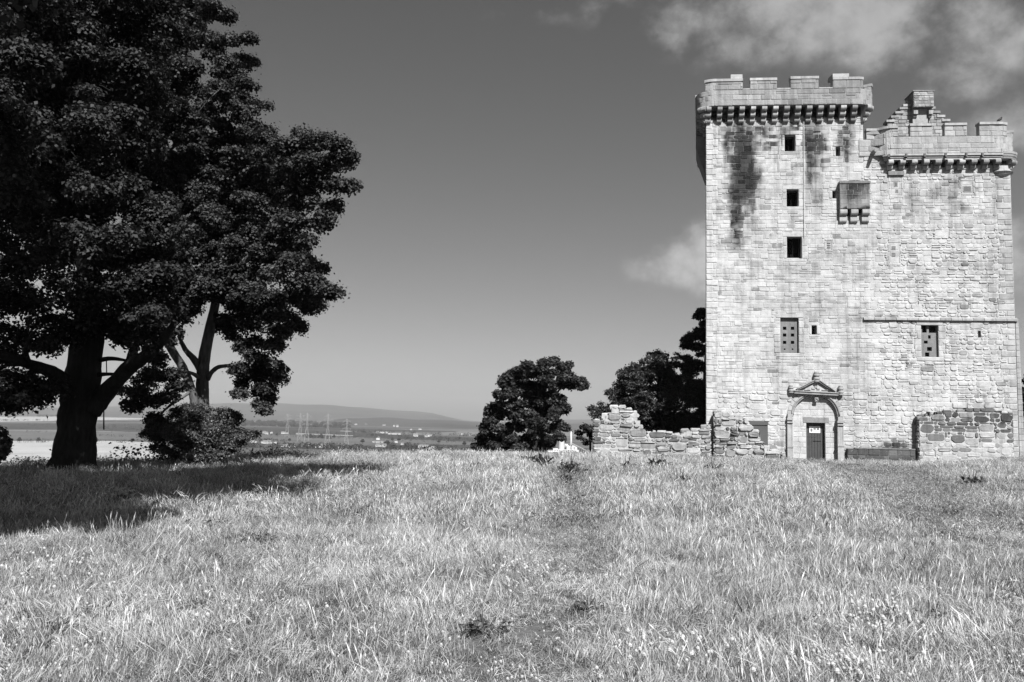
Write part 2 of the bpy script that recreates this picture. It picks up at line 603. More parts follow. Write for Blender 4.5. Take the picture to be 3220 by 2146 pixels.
def far_hills():
    azp = np.linspace(-900, 4200, 260)
    rr = np.linspace(7000, 13000, 26)
    A, D_ = np.meshgrid(azp, rr)
    hgt = (np.maximum(np.interp(A, hx, hy), -13) / FOC * 11500 + 47.6)
    prof = sstep(7000, 11500, D_) * (1 - 0.5 * sstep(11800, 13000, D_))
    bump = 1 + 0.03 * np.sin(A / 60.0) * np.sin(D_ / 900.0) + 0.02 * np.sin(A / 23.0 + 1)
    Z = PZ - 3 + hgt * prof * bump
    tx = (A - 1610) / FOC
    X, Y = tx * D_, D_
    V = np.stack([X, Y, Z], -1).reshape(-1, 3)
    nx, ny = len(azp), len(rr)
    i = np.arange(nx - 1)[None, :] + np.arange(ny - 1)[:, None] * nx
    F = np.stack([i, i + 1, i + 1 + nx, i + nx], -1).reshape(-1, 4)
    tag(put('hills', mesh_np('hills', V, F, M_HILL, smooth=True)), kind='structure')
    # nearer, darker wooded rise
    azp = np.linspace(1000, 4200, 160)
    rr = np.linspace(4300, 6500, 14)
    A, D_ = np.meshgrid(azp, rr)
    hg = np.interp(A, [1000, 1100, 1250, 1500, 1600, 4200], [0, 40, 44, 30, 26, 40])
    Z = PZ - 2 + hg * sstep(4300, 5600, D_) * (1 + .1 * np.sin(A / 31.0))
    V = np.stack([(A - 1610) / FOC * D_, D_, Z], -1).reshape(-1, 3)
    nx, ny = len(azp), len(rr)
    i = np.arange(nx - 1)[None, :] + np.arange(ny - 1)[:, None] * nx
    F = np.stack([i, i + 1, i + 1 + nx, i + nx], -1).reshape(-1, 4)
    tag(put('wooded_rise', mesh_np('wooded_rise', V, F, M_HILL, smooth=True)), kind='structure')


far_hills()

# air: one closed box of thin haze round everything
hb = MB().box(lambda s, z, d: np.array([s, d, z]), 12900, -12900, -51.0, 330, -1800, 13900)
mh, t = newmat('thin_haze')
vol = t.n('ShaderNodeVolumePrincipled', {'Color': (0.60, 0.60, 0.60, 1), 'Density': 0.000075, 'Anisotropy': 0.1})
o_ = t.n('ShaderNodeOutputMaterial')
t.link(vol.outputs[0], o_.inputs['Volume'])
haze = hb.build('haze', mh)
tag(haze, 'thin pale haze lying over the valley', 'haze', kind='stuff')


# ------------------------------------------------------------------ stone generators
def subtract(rects, hole, keep=0.05):
    a0, a1, b0, b1 = hole
    outl = []
    for (s0, s1, z0, z1) in rects:
        if s1 <= a0 or s0 >= a1 or z1 <= b0 or z0 >= b1:
            outl.append((s0, s1, z0, z1))
            continue
        if a0 - s0 > keep: outl.append((s0, a0, z0, z1))
        if s1 - a1 > keep: outl.append((a1, s1, z0, z1))
        m0, m1 = max(s0, a0), min(s1, a1)
        if b0 - z0 > keep: outl.append((m0, m1, z0, b0))
        if z1 - b1 > keep: outl.append((m0, m1, b1, z1))
    return outl


def courses(s0, s1, z0, z1, hr, wr, r, holes=(), big=0, bigsize=(0.5, 0.9, 0.35, 0.5)):
    """coursed rubble: list of rectangles"""
    bigs = []
    for _ in range(big):
        bw, bh = r.uniform(bigsize[0], bigsize[1]), r.uniform(bigsize[2], bigsize[3])
        a, b = r.uniform(s0, s1 - bw), r.uniform(z0, z1 - bh)
        q = (a, a + bw, b, b + bh)
        if all(q[1] <= h[0] or q[0] >= h[1] or q[3] <= h[2] or q[2] >= h[3] for h in list(holes) + bigs):
            bigs.append(q)
    rects = []
    z = z0
    while z < z1 - 0.02:
        h = r.uniform(*hr)
        if z1 - (z + h) < hr[0] * 0.6:
            h = z1 - z
        s = s0 - r.uniform(0, 0.15)
        while s < s1:
            wd = r.uniform(*(wr(s) if callable(wr) else wr))
            a, b = max(s, s0), min(s + wd, s1)
            if b - a > 0.06:
                if r.random() < 0.10 and h > 0.17:
                    rects += [(a, b, z, z + h * 0.5), (a, b, z + h * 0.5, z + h)]
                else:
                    rects.append((a, b, z, z + h))
            s += wd
        z += h
    for hl in list(holes) + bigs:
        rects = subtract(rects, hl)
    return rects + bigs


class Stones:
    """irregular blocks with chamfered, uneven outlines on a mapped surface"""
    def __init__(self):
        self.items = []           # (area, V(24,3), tone, stain and shade(24))

    def add(self, M, rects, r, tonef, stain_shade_f=None, proud=(0.015, 0.05), gap=0.010, rough=1.0, d0=-0.03, cf=0.045):
        for (a0, a1, b0, b1) in rects:
            wd, h = a1 - a0, b1 - b0
            g = min(gap, 0.12 * min(wd, h))
            x0, x1, y0, y1 = a0 + g, a1 - g, b0 + g, b1 - g
            c = min(cf, 0.30 * min(wd, h))
            cs = r.uniform(0.3, 1.0, 8) * c * rough
            px = np.array([x0 + cs[0], x1 - cs[1], x1, x1, x1 - cs[4], x0 + cs[5], x0, x0])
            py = np.array([y0, y0, y0 + cs[2], y1 - cs[3], y1, y1, y1 - cs[6], y0 + cs[7]])
            j = 0.10 * c * rough + 0.002
            px = px + r.uniform(-j, j, 8)
            py = py + r.uniform(-j, j, 8)
            p = r.uniform(*proud)
            ins = min(0.03, 0.18 * min(wd, h)) * r.uniform(0.6, 1.2)
            cx, cy = (x0 + x1) / 2, (y0 + y1) / 2
            fx, fy = max(0.2, 1 - 2 * ins / wd), max(0.2, 1 - 2 * ins / h)
            qx, qy = cx + (px - cx) * fx, cy + (py - cy) * fy
            S = np.concatenate([px, px, qx]); Z = np.concatenate([py, py, qy])
            Dp = np.concatenate([np.full(8, d0), np.full(8, p * 0.45), p + r.uniform(-0.25, 0.25, 8) * p * rough])
            V = M(S, Z, Dp)
            tone = tonef((a0 + a1) / 2, (b0 + b1) / 2)
            st = stain_shade_f(S, Z) if stain_shade_f is not None else np.zeros(24)
            self.items.append((wd * h, V, tone, st))
        return self

    F1 = ([[i, (i + 1) % 8, 8 + (i + 1) % 8, 8 + i] for i in range(8)] +
          [[8 + i, 8 + (i + 1) % 8, 16 + (i + 1) % 8, 16 + i] for i in range(8)] +
          [[16 + i for i in range(8)]])

    def build(self, mat, parent, singles, name='stone', rest='stonework', pick=None):
        it = self.items
        key = [(i[0] if pick is None else i[0] * pick(i[1].mean(0))) for i in it]
        order = np.argsort(-np.array(key))
        for k in order[:singles]:
            _, V, tn, st = it[k]
            put(name, mesh_np(name, V, self.F1, mat, np.full(24, tn), st), parent)
        V, F, T, S = [], [], [], []
        for n, k in enumerate(order[singles:]):
            _, v, tn, st = it[k]
            V.append(v); T.append(np.full(24, tn)); S.append(st)
            F += [[q + 24 * n for q in f] for f in self.F1]
        if V:
            o = put(rest, mesh_np(rest, np.concatenate(V), F, mat, np.concatenate(T), np.concatenate(S)), parent)
            o['kind'] = 'stuff'


# ------------------------------------------------------------------ stains and painted shade on the tower (positions in metres on the wall, read off the photo)
_st = []


def stn(conv, x, y, rx, ry, k):
    u, z = conv(x, y)
    u2, _ = conv(x + rx, y)
    _, z2 = conv(x, y + ry)
    _st.append((u, z, abs(u2 - u), abs(z2 - z), k if k > .4 else k * .6))


_rr = np.random.default_rng(17)
for _ in range(46):      # ragged dark run-off down the left of the wall
    stn(C1, _rr.normal(415, 52), _rr.uniform(520, 960), _rr.uniform(7, 20), _rr.uniform(60, 190), _rr.uniform(.41, .6))
for _ in range(12):
    stn(C1, _rr.normal(350, 26), _rr.uniform(900, 1260), _rr.uniform(12, 30), _rr.uniform(40, 90), _rr.uniform(.41, .5))
for _ in range(48):      # drips under the corbels
    stn(C1, _rr.uniform(240, 1190), _rr.uniform(430, 560), _rr.uniform(5, 13), _rr.uniform(60, 220), _rr.uniform(.35, .7))
for _ in range(40):      # faint streaks lower down and on the lower block
    stn(C1, _rr.uniform(180, 2200), _rr.uniform(760, 1500), _rr.uniform(10, 40), _rr.uniform(60, 220), _rr.uniform(.2, .4))
for q in [(300, 480, 200, 60, .28),
          (875, 520, 32, 110, .75), (870, 690, 30, 110, .85), (855, 800, 22, 60, .6), (960, 560, 34, 80, 1.0), (960, 690, 26, 60, .5), (1120, 560, 20, 120, .6), (1115, 720, 16, 130, .35),
          (940, 940, 40, 100, .45), (1175, 840, 110, 30, .75), (1170, 900, 70, 40, .7), (1250, 870, 40, 90, .3), (740, 760, 60, 30, .4), (745, 1050, 60, 70, .35), (870, 920, 30, 60, .4), (930, 1130, 20, 120, .35),
          (1190, 1300, 260, 200, .22), (1480, 1000, 120, 300, .18), (1750, 900, 70, 60, .45), (1920, 980, 50, 30, .45), (1850, 780, 280, 40, .18), (2230, 1300, 45, 330, .35), (2180, 1000, 80, 150, .25), (560, 440, 60, 40, .4)]:
    stn(C1, *q)
for q in [(1430, 445, 170, 22, .6), (1700, 460, 260, 14, .35), (1200, 440, 130, 40, .35), (1130, 620, 60, 200, .3), (740, 90, 60, 60, .35), (850, 380, 120, 90, .3), (880, 750, 230, 60, .22), (1190, 800, 110, 240, .32),
          (1180, 980, 100, 100, .3), (210, 170, 60, 80, .3), (620, 335, 30, 18, .5), (325, 145, 30, 18, .5), (1560, 730, 30, 18, .8), (2230, 500, 70, 500, .25), (1440, 1340, 140, 50, .85), (1250, 1375, 150, 35, .8), (1350, 1390, 260, 30, .6),
          (1490, 1255, 22, 18, .4), (780, 660, 130, 40, .25), (630, 1320, 50, 22, .6), (1700, 790, 100, 20, .2)]:
    stn(C2, *q)


def tower_stain_shade(S, Z):
    S = np.asarray(S, float); Z = np.asarray(Z, float)
    S, Z = S + .12 * wavy(S * 3, Z * 2, 1.0), Z + .25 * wavy(S * 4 + 9, Z, 1.0)
    v = np.zeros(np.shape(S))
    for (u, z, a, b, k) in _st:
        v = v + k * np.exp(-(((S - u) / a) ** 2 + ((Z - z) / b) ** 2) * 1.1)
    # parapet shade painted into the wall face between the tall corbels
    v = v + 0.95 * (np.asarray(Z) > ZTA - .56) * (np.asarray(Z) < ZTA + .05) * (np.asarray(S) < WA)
    v = v + 0.95 * (np.asarray(Z) > ZTB - .34) * (np.asarray(Z) < ZTB + .2) * (np.asarray(S) > WA + 1.3)  # same painted shade between the lower block's corbels
    v = v + 0.9 * (np.abs(Z - BOXZ + .12) < .22) * (S > BOXU[0]) * (S < BOXU[1])  # painted shade in the gaps below the box machicolation
    return np.clip(v, 0, 1)


BOXU, BOXZ = (C1(1075, 900)[0], C1(1270, 900)[0]), C1(1170, 1012)[1]


# ------------------------------------------------------------------ the tower
WA = C1(1240, 500)[0]                 # right edge of the taller block
UR = C2(2282, 200)[0]                 # right corner of the lower block
ZTA = C3(1200, 470)[1]                # underside of the tall parapet
ZTB = C4(1500, 980)[1]
ZPL = C2(1900, 447)[1]                # offset course of the lower block
print('tower', WA, UR, ZTA, ZTB, ZPL)
tower = empty('tower_house', tuple(TO), 'tall pale stone tower with battlements, box corbelling and an arched doorway', 'castle tower')
AZL = math.atan2(TO[0], TO[1]) - R(0.15)            # direction in which the left wall runs back
TL = np.array([math.sin(AZL), math.cos(AZL), 0.0])
LDEP = 11.5
RDIR = -TN                                          # the right wall runs straight back


def rc(conv, x0, y0, x1, y1):
    """photo rectangle -> (u0,u1,z0,z1)"""
    u0, z1 = conv(x0, y0)
    u1, z0 = conv(x1, y1)
    return (u0, u1, z0, z1)


openings = {
    'top window': rc(C1, 697, 495, 774, 607), 'small slit a': rc(C1, 1051, 577, 1083, 641), 'second window': rc(C1, 711, 871, 796, 990),
    'small slit b': rc(C1, 1027, 881, 1055, 934), 'third window': rc(C1, 713, 1199, 818, 1350), 'blocked window left': rc(C2, 667, 440, 797, 685),
    'slit low': rc(C2, 884, 492, 920, 556), 'blocked window right': rc(C2, 1640, 492, 1765, 712), 'putlog': rc(C2, 2034, 530, 2056, 576)}
blind = {'a': rc(C1, 988, 1228, 1018, 1288), 'b': rc(C1, 1424, 1242, 1490, 1380), 'c': rc(C1, 1430, 775, 1505, 912), 'd': rc(C1, 1925, 815, 1997, 895)}

# doorway recess
ax0, az_s = C5(428, 800); ax1, _ = C5(1040, 815)
axc, arr = (ax0 + ax1) / 2, (ax1 - ax0) / 2
azb = -0.6
arch_rect = (ax0, ax1, azb, az_s + arr + 0.02)
box_m = rc(C1, 1070, 825, 1275, 1105)
notch_panel = rc(C6, 1862, 752, 2062, 1010)

# mortar core with openings: front sheet cut by a grid of the openings' edges
cuts = list(openings.values()) + [arch_rect]
us = sorted({0.0, UR} | {c[0] for c in cuts} | {c[1] for c in cuts})
zs = sorted({-1.2, ZTB - 0.2, ZTA + 0.3} | {c[2] for c in cuts} | {c[3] for c in cuts} | {WA and ZTB - 0.2})
mb = MB()


def is_cut(u, z):
    return any(c[0] < u < c[1] and c[2] < z < c[3] for c in cuts)


us2 = sorted(set(us) | {WA})


def refine(v, step):
    o = [v[0]]
    for b in v[1:]:
        k = max(1, int(math.ceil((b - o[-1]) / step)))
        o += list(np.linspace(o[-1], b, k + 1)[1:])
    return o


us2 = refine(us2, .4); zs = refine(zs, .4)
for i in range(len(us2) - 1):
    for k in range(len(zs) - 1):
        um, zm = (us2[i] + us2[i + 1]) / 2, (zs[k] + zs[k + 1]) / 2
        if is_cut(um, zm) or (um > WA and zm > ZTB - 0.2):
            continue
        nseg = max(1, int((us2[i + 1] - us2[i]) / 0.7))
        for a, b in zip(np.linspace(us2[i], us2[i + 1], nseg + 1)[:-1], np.linspace(us2[i], us2[i + 1], nseg + 1)[1:]):
            mb.add([Mfront(a, zs[k], 0), Mfront(b, zs[k], 0), Mfront(b, zs[k + 1], 0), Mfront(a, zs[k + 1], 0)], [[0, 1, 2, 3]], 0.70)
for key, c in list(openings.items()) + [('arch', arch_rect)]:
    dep = {'arch': -0.42}.get(key, -0.8)
    if key.startswith('blocked'):
        dep = -0.17
    a, b, z0, z1 = c
    P = [Mfront(a, z0, 0), Mfront(b, z0, 0), Mfront(b, z1, 0), Mfront(a, z1, 0)]
    Q = [Mfront(a, z0, dep), Mfront(b, z0, dep), Mfront(b, z1, dep), Mfront(a, z1, dep)]
    mb.add(P + Q, [[0, 4, 5, 1], [1, 5, 6, 2], [2, 6, 7, 3], [3, 7, 4, 0]] + ([[4, 5, 6, 7]] if key in ('arch',) else []), 0.55)
# side, rear and top faces
BL = TO + TL * LDEP
BR = TO + TU * UR + RDIR * LDEP
def pz(p, z): return np.array([p[0], p[1], z])
FL, FR = TO.copy(), TO + TU * UR
MA = TO + TU * WA; MBk = MA + RDIR * LDEP
zt, zb2, zg = ZTA + 0.3, ZTB - 0.2, -1.2
mb.add([pz(FL, zg), pz(BL, zg), pz(BL, zt), pz(FL, zt)], [[0, 1, 2, 3]], 0.4)
mb.add([pz(FR, zg), pz(BR, zg), pz(BR, zb2), pz(FR, zb2)], [[3, 2, 1, 0]], 0.4)
mb.add([pz(MA, zb2), pz(MBk, zb2), pz(MBk, zt), pz(MA, zt)], [[3, 2, 1, 0]], 0.4)
mb.add([pz(BL, zg), pz(BR, zg), pz(BR, zb2), pz(BL, zb2)], [[0, 1, 2, 3]], 0.4)
mb.add([pz(BL, zb2), pz(MBk, zb2), pz(MBk, zt), pz(BL, zt)], [[0, 1, 2, 3]], 0.4)
mb.add([pz(FL, zt), pz(MA, zt), pz(MBk, zt), pz(BL, zt)], [[0, 1, 2, 3]], 0.3)
mb.add([pz(MA, zb2), pz(FR, zb2), pz(BR, zb2), pz(MBk, zb2)], [[0, 1, 2, 3]], 0.3)
mb.build('wall_core', M_MORTAR, tower, stain=lambda V: np.where(np.abs((V - TO) @ TN) < .05, tower_stain_shade((V - TO) @ TU, V[:, 2]), 0) * .9)

r = np.random.default_rng(3)


def tone_front(u, z):
    base = 0.63
    if u > WA + 3.5 and z > 3:
        base = 0.61
    if u > UR - 1.6:
        base = 0.50
    if 4.2 < u < 9.0 and 7.5 < z < 12:
        base = 0.55
    t_ = r.normal(base, 0.045)
    q = r.random()
    if q < 0.05:
        t_ = r.uniform(0.30, 0.46)
    elif q < 0.17:
        t_ = r.uniform(0.48, 0.6)
    t_ += 0.06 * float(wavy(u * 2.2, z * 4.5, 1.6))
    sv = float(tower_stain_shade(np.array(u), np.array(z)))
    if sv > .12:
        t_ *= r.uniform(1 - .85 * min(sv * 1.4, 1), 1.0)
    return float(np.clip(t_, 0.12, 0.82))


SF = Stones()
frames = []


def jamb(c, w_=0.22, sill=True, lint=True, h=0.24, tone=0.6):
    """dressed surround of an opening as rectangles: lintel, sill, jamb stones"""
    a, b, z0, z1 = c
    rs = []
    if lint: rs.append((a - w_, b + w_, z1, z1 + h))
    if sill: rs.append((a - w_, b + w_, z0 - h * 0.8, z0))
    z = z0
    while z < z1 - 0.02:
        hh = min(r.uniform(0.28, 0.45), z1 - z)
        if z1 - z - hh < 0.12: hh = z1 - z
        wl, wr_ = (w_ * r.uniform(0.7, 1.6) for _ in range(2))
        rs.append((a - wl, a, z, z + hh)); rs.append((b, b + wr_, z, z + hh))
        z += hh
    return rs


jr = []
for key, c in openings.items():
    if key == 'putlog':
        continue
    small = (c[1] - c[0]) < 0.4
    jr += jamb(c, 0.16 if small else 0.26, True, True, 0.18 if small else 0.26)
for c in blind.values():
    jr += jamb(c, 0.10, True, True, 0.16)
allholes = list(openings.values()) + [arch_rect] + list(blind.values()) + jr
quoin = []
z = -0.6
k = 0
while z < ZTA:
    h = r.uniform(0.26, 0.38)
    quoin.append((0.0, (0.62 if k % 2 else 0.36) * r.uniform(.9, 1.2), z, z + h))
    if z < ZTB - 0.3:
        quoin.append((UR - (0.75 if k % 2 else 0.42) * r.uniform(.9, 1.2), UR, z, z + h))
    z += h; k += 1
allholes2 = allholes + quoin


def off_arch(rects):
    o = []
    for q in rects:
        cu, cz = (q[0] + q[1]) / 2, (q[2] + q[3]) / 2
        if cz > az_s - 0.1:
            if math.hypot(cu - axc, cz - az_s) < arr + 0.42: continue
        elif abs(cu - axc) < arr + 0.30:
            continue
        o.append(q)
    return o


Z0 = -0.6
def wr_mix(u):
    return (0.32, 0.72) if u < WA - 1.2 else ((0.28, 0.6) if u < WA + 1.5 else (0.20, 0.62))


A = courses(0, WA, ZTA - 1.6, ZTA - 0.02, (0.22, 0.32), (0.35, 0.7), r, allholes2)
A += courses(0, WA, ZTB - 1.4, ZTA - 1.6, (0.19, 0.30), (0.30, 0.62), r, allholes2, 12)
A += courses(0, UR, 4.6, ZTB - 1.4, (0.16, 0.29), wr_mix, r, allholes2, 110, (0.4, 0.75, 0.28, 0.42))
A += courses(0, UR, Z0, 4.6, (0.17, 0.30), wr_mix, r, allholes2, 70, (0.4, 0.9, 0.3, 0.45))
B = courses(WA, UR, ZTB - 1.4, ZTB + 0.2, (0.14, 0.22), (0.25, 0.6), r, allholes2)


def Mwave(s_, z_, d_):
    s_ = np.asarray(s_, float); z_ = np.asarray(z_, float)
    return Mfront(s_ + .012 * wavy(z_ * 5, s_, 1.0), z_ + .03 * wavy(s_ * 1.6, z_ * .8, 1.0), d_)


A = off_arch(A)
rub = [q for q in A if (q[0] > WA + .6 and q[3] < 13.5) or q[3] < 3.6]
ash = [q for q in A if not ((q[0] > WA + .6 and q[3] < 13.5) or q[3] < 3.6)]
SF.add(Mwave, ash, r, tone_front, tower_stain_shade, (0.003, 0.028), gap=.007)
SF.add(Mwave, rub, r, tone_front, tower_stain_shade, (0.004, 0.045), rough=1.4, gap=.012, cf=.085)
SF.add(Mwave, B, r, tone_front, tower_stain_shade, (0.004, 0.045), rough=1.3, gap=.008)
SF.add(Mfront, quoin, r, lambda u, z: float(r.uniform(.58, .74) if u < 3 else r.uniform(.40, .56)), tower_stain_shade, (0.02, 0.035))
SF.add(Mfront, jr, r, lambda u, z: float(r.uniform(.52, .66)), tower_stain_shade, (0.012, 0.03))
for c in blind.values():
    SF.add(Mfront, [(c[0], c[1], z0, z1) for z0, z1 in zip(np.linspace(c[2], c[3], 4)[:-1], np.linspace(c[2], c[3], 4)[1:])], r, lambda u, z: float(r.uniform(.48, .6)), None, (0.005, 0.015))
SF.build(M_WALL, tower, 300)

# flush lower plinth of the right block: a thicker skirt
# (the offset course at mid height, a thin sloping ledge)
led = MB()
x0 = C2(1240, 440)[0]
for a, b in zip(np.linspace(x0, UR + 0.12, 15)[:-1], np.linspace(x0, UR + 0.12, 15)[1:]):
    g = 0.01
    V = [Mfront(a + g, ZPL - 0.11, 0), Mfront(b - g, ZPL - 0.11, 0), Mfront(b - g, ZPL + 0.07, 0), Mfront(a + g, ZPL + 0.07, 0),
         Mfront(a + g, ZPL - 0.11, .14), Mfront(b - g, ZPL - 0.11, .14), Mfront(b - g, ZPL + 0.0, .13), Mfront(a + g, ZPL + 0.0, .13)]
    led.add(V, [[0, 4, 5, 1], [4, 7, 6, 5], [7, 3, 2, 6], [0, 3, 7, 4], [1, 5, 6, 2]], float(r.uniform(.35, .55)))
led.build('string_course', M_STONE, tower)
sk = MB()   # right corner buttress of the thicker base
zz_ = -0.8
kk = 0
while zz_ < ZPL - 0.15:
    h = min(r.uniform(.27, .36), ZPL - 0.12 - zz_)
    ext = 0.12 + 0.14 * (ZPL - zz_) / ZPL
    sk.box(Mfront, UR + 0.02, UR + ext + 0.05, zz_ + .01, zz_ + h - .01, -0.9 if kk % 2 else -0.5, 0.03, float(r.uniform(.42, .58)))
    zz_ += h; kk += 1
sk.build('base_batter', M_STONE, tower)


# --- rounded-corner wall paths for the parapets
def make_path(pts):
    """pts: list of 2D world points; returns mapping M(s,z,d) with d along the outward (right-hand) normal, and length"""
    P = np.array(pts, float)
    seg = np.diff(P, axis=0)
    L = np.hypot(seg[:, 0], seg[:, 1])
    cum = np.concatenate([[0], np.cumsum(L)])
    nrm = np.stack([seg[:, 1], -seg[:, 0]], 1) / L[:, None]
    vn = np.zeros_like(P)
    vn[:-1] += nrm; vn[1:] += nrm
    vn /= np.linalg.norm(vn, axis=1)[:, None]

    def M(s, z, d):
        s = np.asarray(s, float); z = np.asarray(z, float); d = np.asarray(d, float)
        s, z, d = np.broadcast_arrays(s, z, d)
        x = np.interp(s, cum, P[:, 0]); y = np.interp(s, cum, P[:, 1])
        nx = np.interp(s, cum, vn[:, 0]); ny = np.interp(s, cum, vn[:, 1])
        return np.stack([x + nx * d, y + ny * d, z + 0 * x], -1)
    return M, cum[-1], cum


def round_corner(p0, c, p1, rad, n=8):
    """arc replacing corner c between directions to p0 and p1"""
    p0, c, p1 = map(lambda q: np.array(q[:2], float), (p0, c, p1))
    a = (p0 - c) / np.linalg.norm(p0 - c); b = (p1 - c) / np.linalg.norm(p1 - c)
    out = []
    for t_ in np.linspace(0, 1, n + 1):
        # quadratic-ish arc
        q = (1 - t_) ** 2 * (c + a * rad) + 2 * t_ * (1 - t_) * (c + (a + b) * rad * 0.22) + t_ ** 2 * (c + b * rad)
        out.append(q)
    return out


OV = 0.62                                 # overhang of the tall parapet
def pl(u, d): return (TO + TU * u + TN * d)[:2]


fl = pl(C3(140, 400, OV)[0] + 0.02, OV)
fr = pl(C3(2285, 300, OV)[0] + .28, OV)
frb = fr + (RDIR * (LDEP + 2 * OV))[:2]
flb = fl + (TL * (LDEP + 2 * OV))[:2]
mid_b = (flb + frb) / 2
loopA = []
loopA += [tuple(p) for p in round_corner(flb, fl, fr, 0.95)]
loopA += [tuple(p) for p in round_corner(fl, fr, frb, 0.95)]
loopA += [tuple(p) for p in round_corner(fr, frb, flb, 0.95)]
loopA += [tuple(p) for p in round_corner(frb, flb, fl, 0.95)]
loopA.append(loopA[0])
MPA, LA, cumA = make_path(loopA)


def s_of(M, L, uz_u, d=0.0, lo=0.0, hi=None, n=3000):
    """arc length on a path whose front coordinate u is nearest the given one, searched in [lo, hi]"""
    ss = np.linspace(lo, hi if hi else L, n)
    P = M(ss, 0, d)
    u = (P[:, :2] - TO[:2]) @ TU[:2]
    return float(ss[np.argmin(np.abs(u - uz_u))])


frontA = (0.0, cumA[17])                       # first arc + straight + second arc
zs_sill = C3(1200, 236, OV)[1]
zbotA = ZTA


def ashlar(S, M, s0, s1, z0, z1, r, tonef, hr=(0.30, 0.38), wr=(0.5, 0.95), proud=(0.008, 0.028), d0=-0.02):
    S.add(M, courses(s0, s1, z0, z1, hr, wr, r), r, tonef, lambda a, b: np.full(np.shape(a), .14), proud, 0.013, 0.5, d0)


SP = Stones()
lich = lambda s, z: float(np.clip(r.normal(0.46 - .10 * sstep(3.5, 8.0, s), 0.05), .26, .62))
core = MB()
core.box(MPA, 0, LA, zbotA, zs_sill - 0.01, -0.42, 0.0, 0.45, 160)
core.build('parapet_wall', M_MORTAR, tower)
ashlar(SP, MPA, 0, frontA[1], zbotA, zs_sill, r, lich)
ashlar(SP, MPA, frontA[1], LA, zbotA, zs_sill, r, lich, (0.34, 0.42), (0.9, 1.6))
# merlons on the front, read from the photograph; alternating merlons elsewhere
mer = []
for x0, x1, yt in [(262, 715, 112), (805, 1128, 100), (1297, 1634, 80), (1808, 2178, 88)]:
    sA = s_of(MPA, LA, C3(x0, yt, OV)[0], 0, 0, frontA[1])
    sB = s_of(MPA, LA, C3(x1, yt, OV)[0], 0, 0, frontA[1])
    mer.append((sA, sB, C3((x0 + x1) / 2, yt, OV)[1]))
zm_ = mer[1][2]
s = cumA[17] + 0.0
mer.append((cumA[15], cumA[17] + 0.9, zm_ - 0.2))
s += 2.1
while s < LA - 1.6:
    mer.append((s, min(s + 1.7, LA - 0.35), zm_)); s += 2.6
cop = []
for (a, b, zt_) in mer:
    nseg = max(2, int((b - a) / 0.15))
    MB().box(MPA, a, b, zs_sill + 0.004, zt_ - 0.16, -0.38, -0.006, 0.5, nseg).build('merlon', M_MORTAR, tower)
    ashlar(SP, MPA, a, b, zs_sill + 0.004, zt_ - 0.16, r, lich, (0.28, 0.36), (0.5, 0.9))
    n_c = max(1, int(round((b - a) / 0.95)))
    for q in range(n_c):
        cop.append((a + (b - a) * q / n_c, a + (b - a) * (q + 1) / n_c, zt_ - 0.155, zt_))
for (a, b, z0, z1) in cop:
    MB().box(MPA, a + .004 - 0.02, b - .004 + 0.02, z0, z1, -0.43, 0.05, float(r.uniform(.5, .66)), 6).build('coping_stone', M_STONE, tower)
# raised block on the first merlon and the loose slab on the last
a = s_of(MPA, LA, C3(570, 60, OV)[0], 0, 0, frontA[1]); b = s_of(MPA, LA, C3(713, 60, OV)[0], 0, 0, frontA[1])
MB().box(MPA, a, b, mer[0][2] + .004, C3(640, 58, OV)[1], -0.40, 0.02, .62, 3).build('raised_block', M_STONE, tower)
a = s_of(MPA, LA, C3(1815, 60, OV)[0], 0, 0, frontA[1]); b = s_of(MPA, LA, C3(2015, 60, OV)[0], 0, 0, frontA[1])
MB().box(MPA, a, b, mer[3][2] + .004, C3(1900, 38, OV)[1], -0.9, -0.1, .6, 3).build('cap_slab', M_STONE, tower)
# crenel sills
srt = sorted(mer)
for q in range(3):
    MB().box(MPA, srt[q][1] + .02, srt[q + 1][0] - .02, zs_sill + .003, zs_sill + .07, -0.42, 0.03, .58, 4).build('crenel_sill', M_STONE, tower)

# --- corbels
def corbel_mesh(tiers, wdt, total_h, total_d, name):
    """stepped corbel: tiers of rounded noses, local x across, -y outwards, z up from 0"""
    V, F = [], []
    th = total_h / tiers
    b = 0
    for k in range(tiers):
        dd = total_d * (k + 1) / tiers
        z0 = th * k
        prof = [(0.02, z0 + 0.004)]
        rn = min(th * 0.5, dd * 0.8)
        for a in np.linspace(0, math.pi / 2, 5):
            prof.append((-(dd - rn + rn * math.sin(a)), z0 + 0.004 + rn - rn * math.cos(a)))
        prof += [(-dd, z0 + th * 0.8), (-(dd - 0.05), z0 + th * .9), (-(dd - 0.07), z0 + th - 0.002), (0.02, z0 + th - 0.002)]
        n = len(prof)
        for x in (-wdt / 2, wdt / 2):
            V += [(x, p[0], p[1]) for p in prof]
        F += [[b + i, b + n + i, b + n + (i + 1) % n, b + (i + 1) % n] for i in range(n)]
        F.append([b + i for i in range(n)]); F.append([b + n + i for i in range(n)][::-1])
        b += 2 * n
    tn = np.full(len(V), 0.55)
    return mesh_np(name, V, F, M_STONE, tn, np.zeros(len(V)))


def put_corbel(me, pos, out_dir, parent=tower, name='corbel', sx=1.0, sz=1.0):
    o = bpy.data.objects.new(name, me)
    link(o)
    o.location = pos
    o.rotation_euler = (0, 0, math.atan2(out_dir[1], out_dir[0]) + math.pi / 2)
    o.scale = (sx, 1, sz)
    return adopt(o, parent)


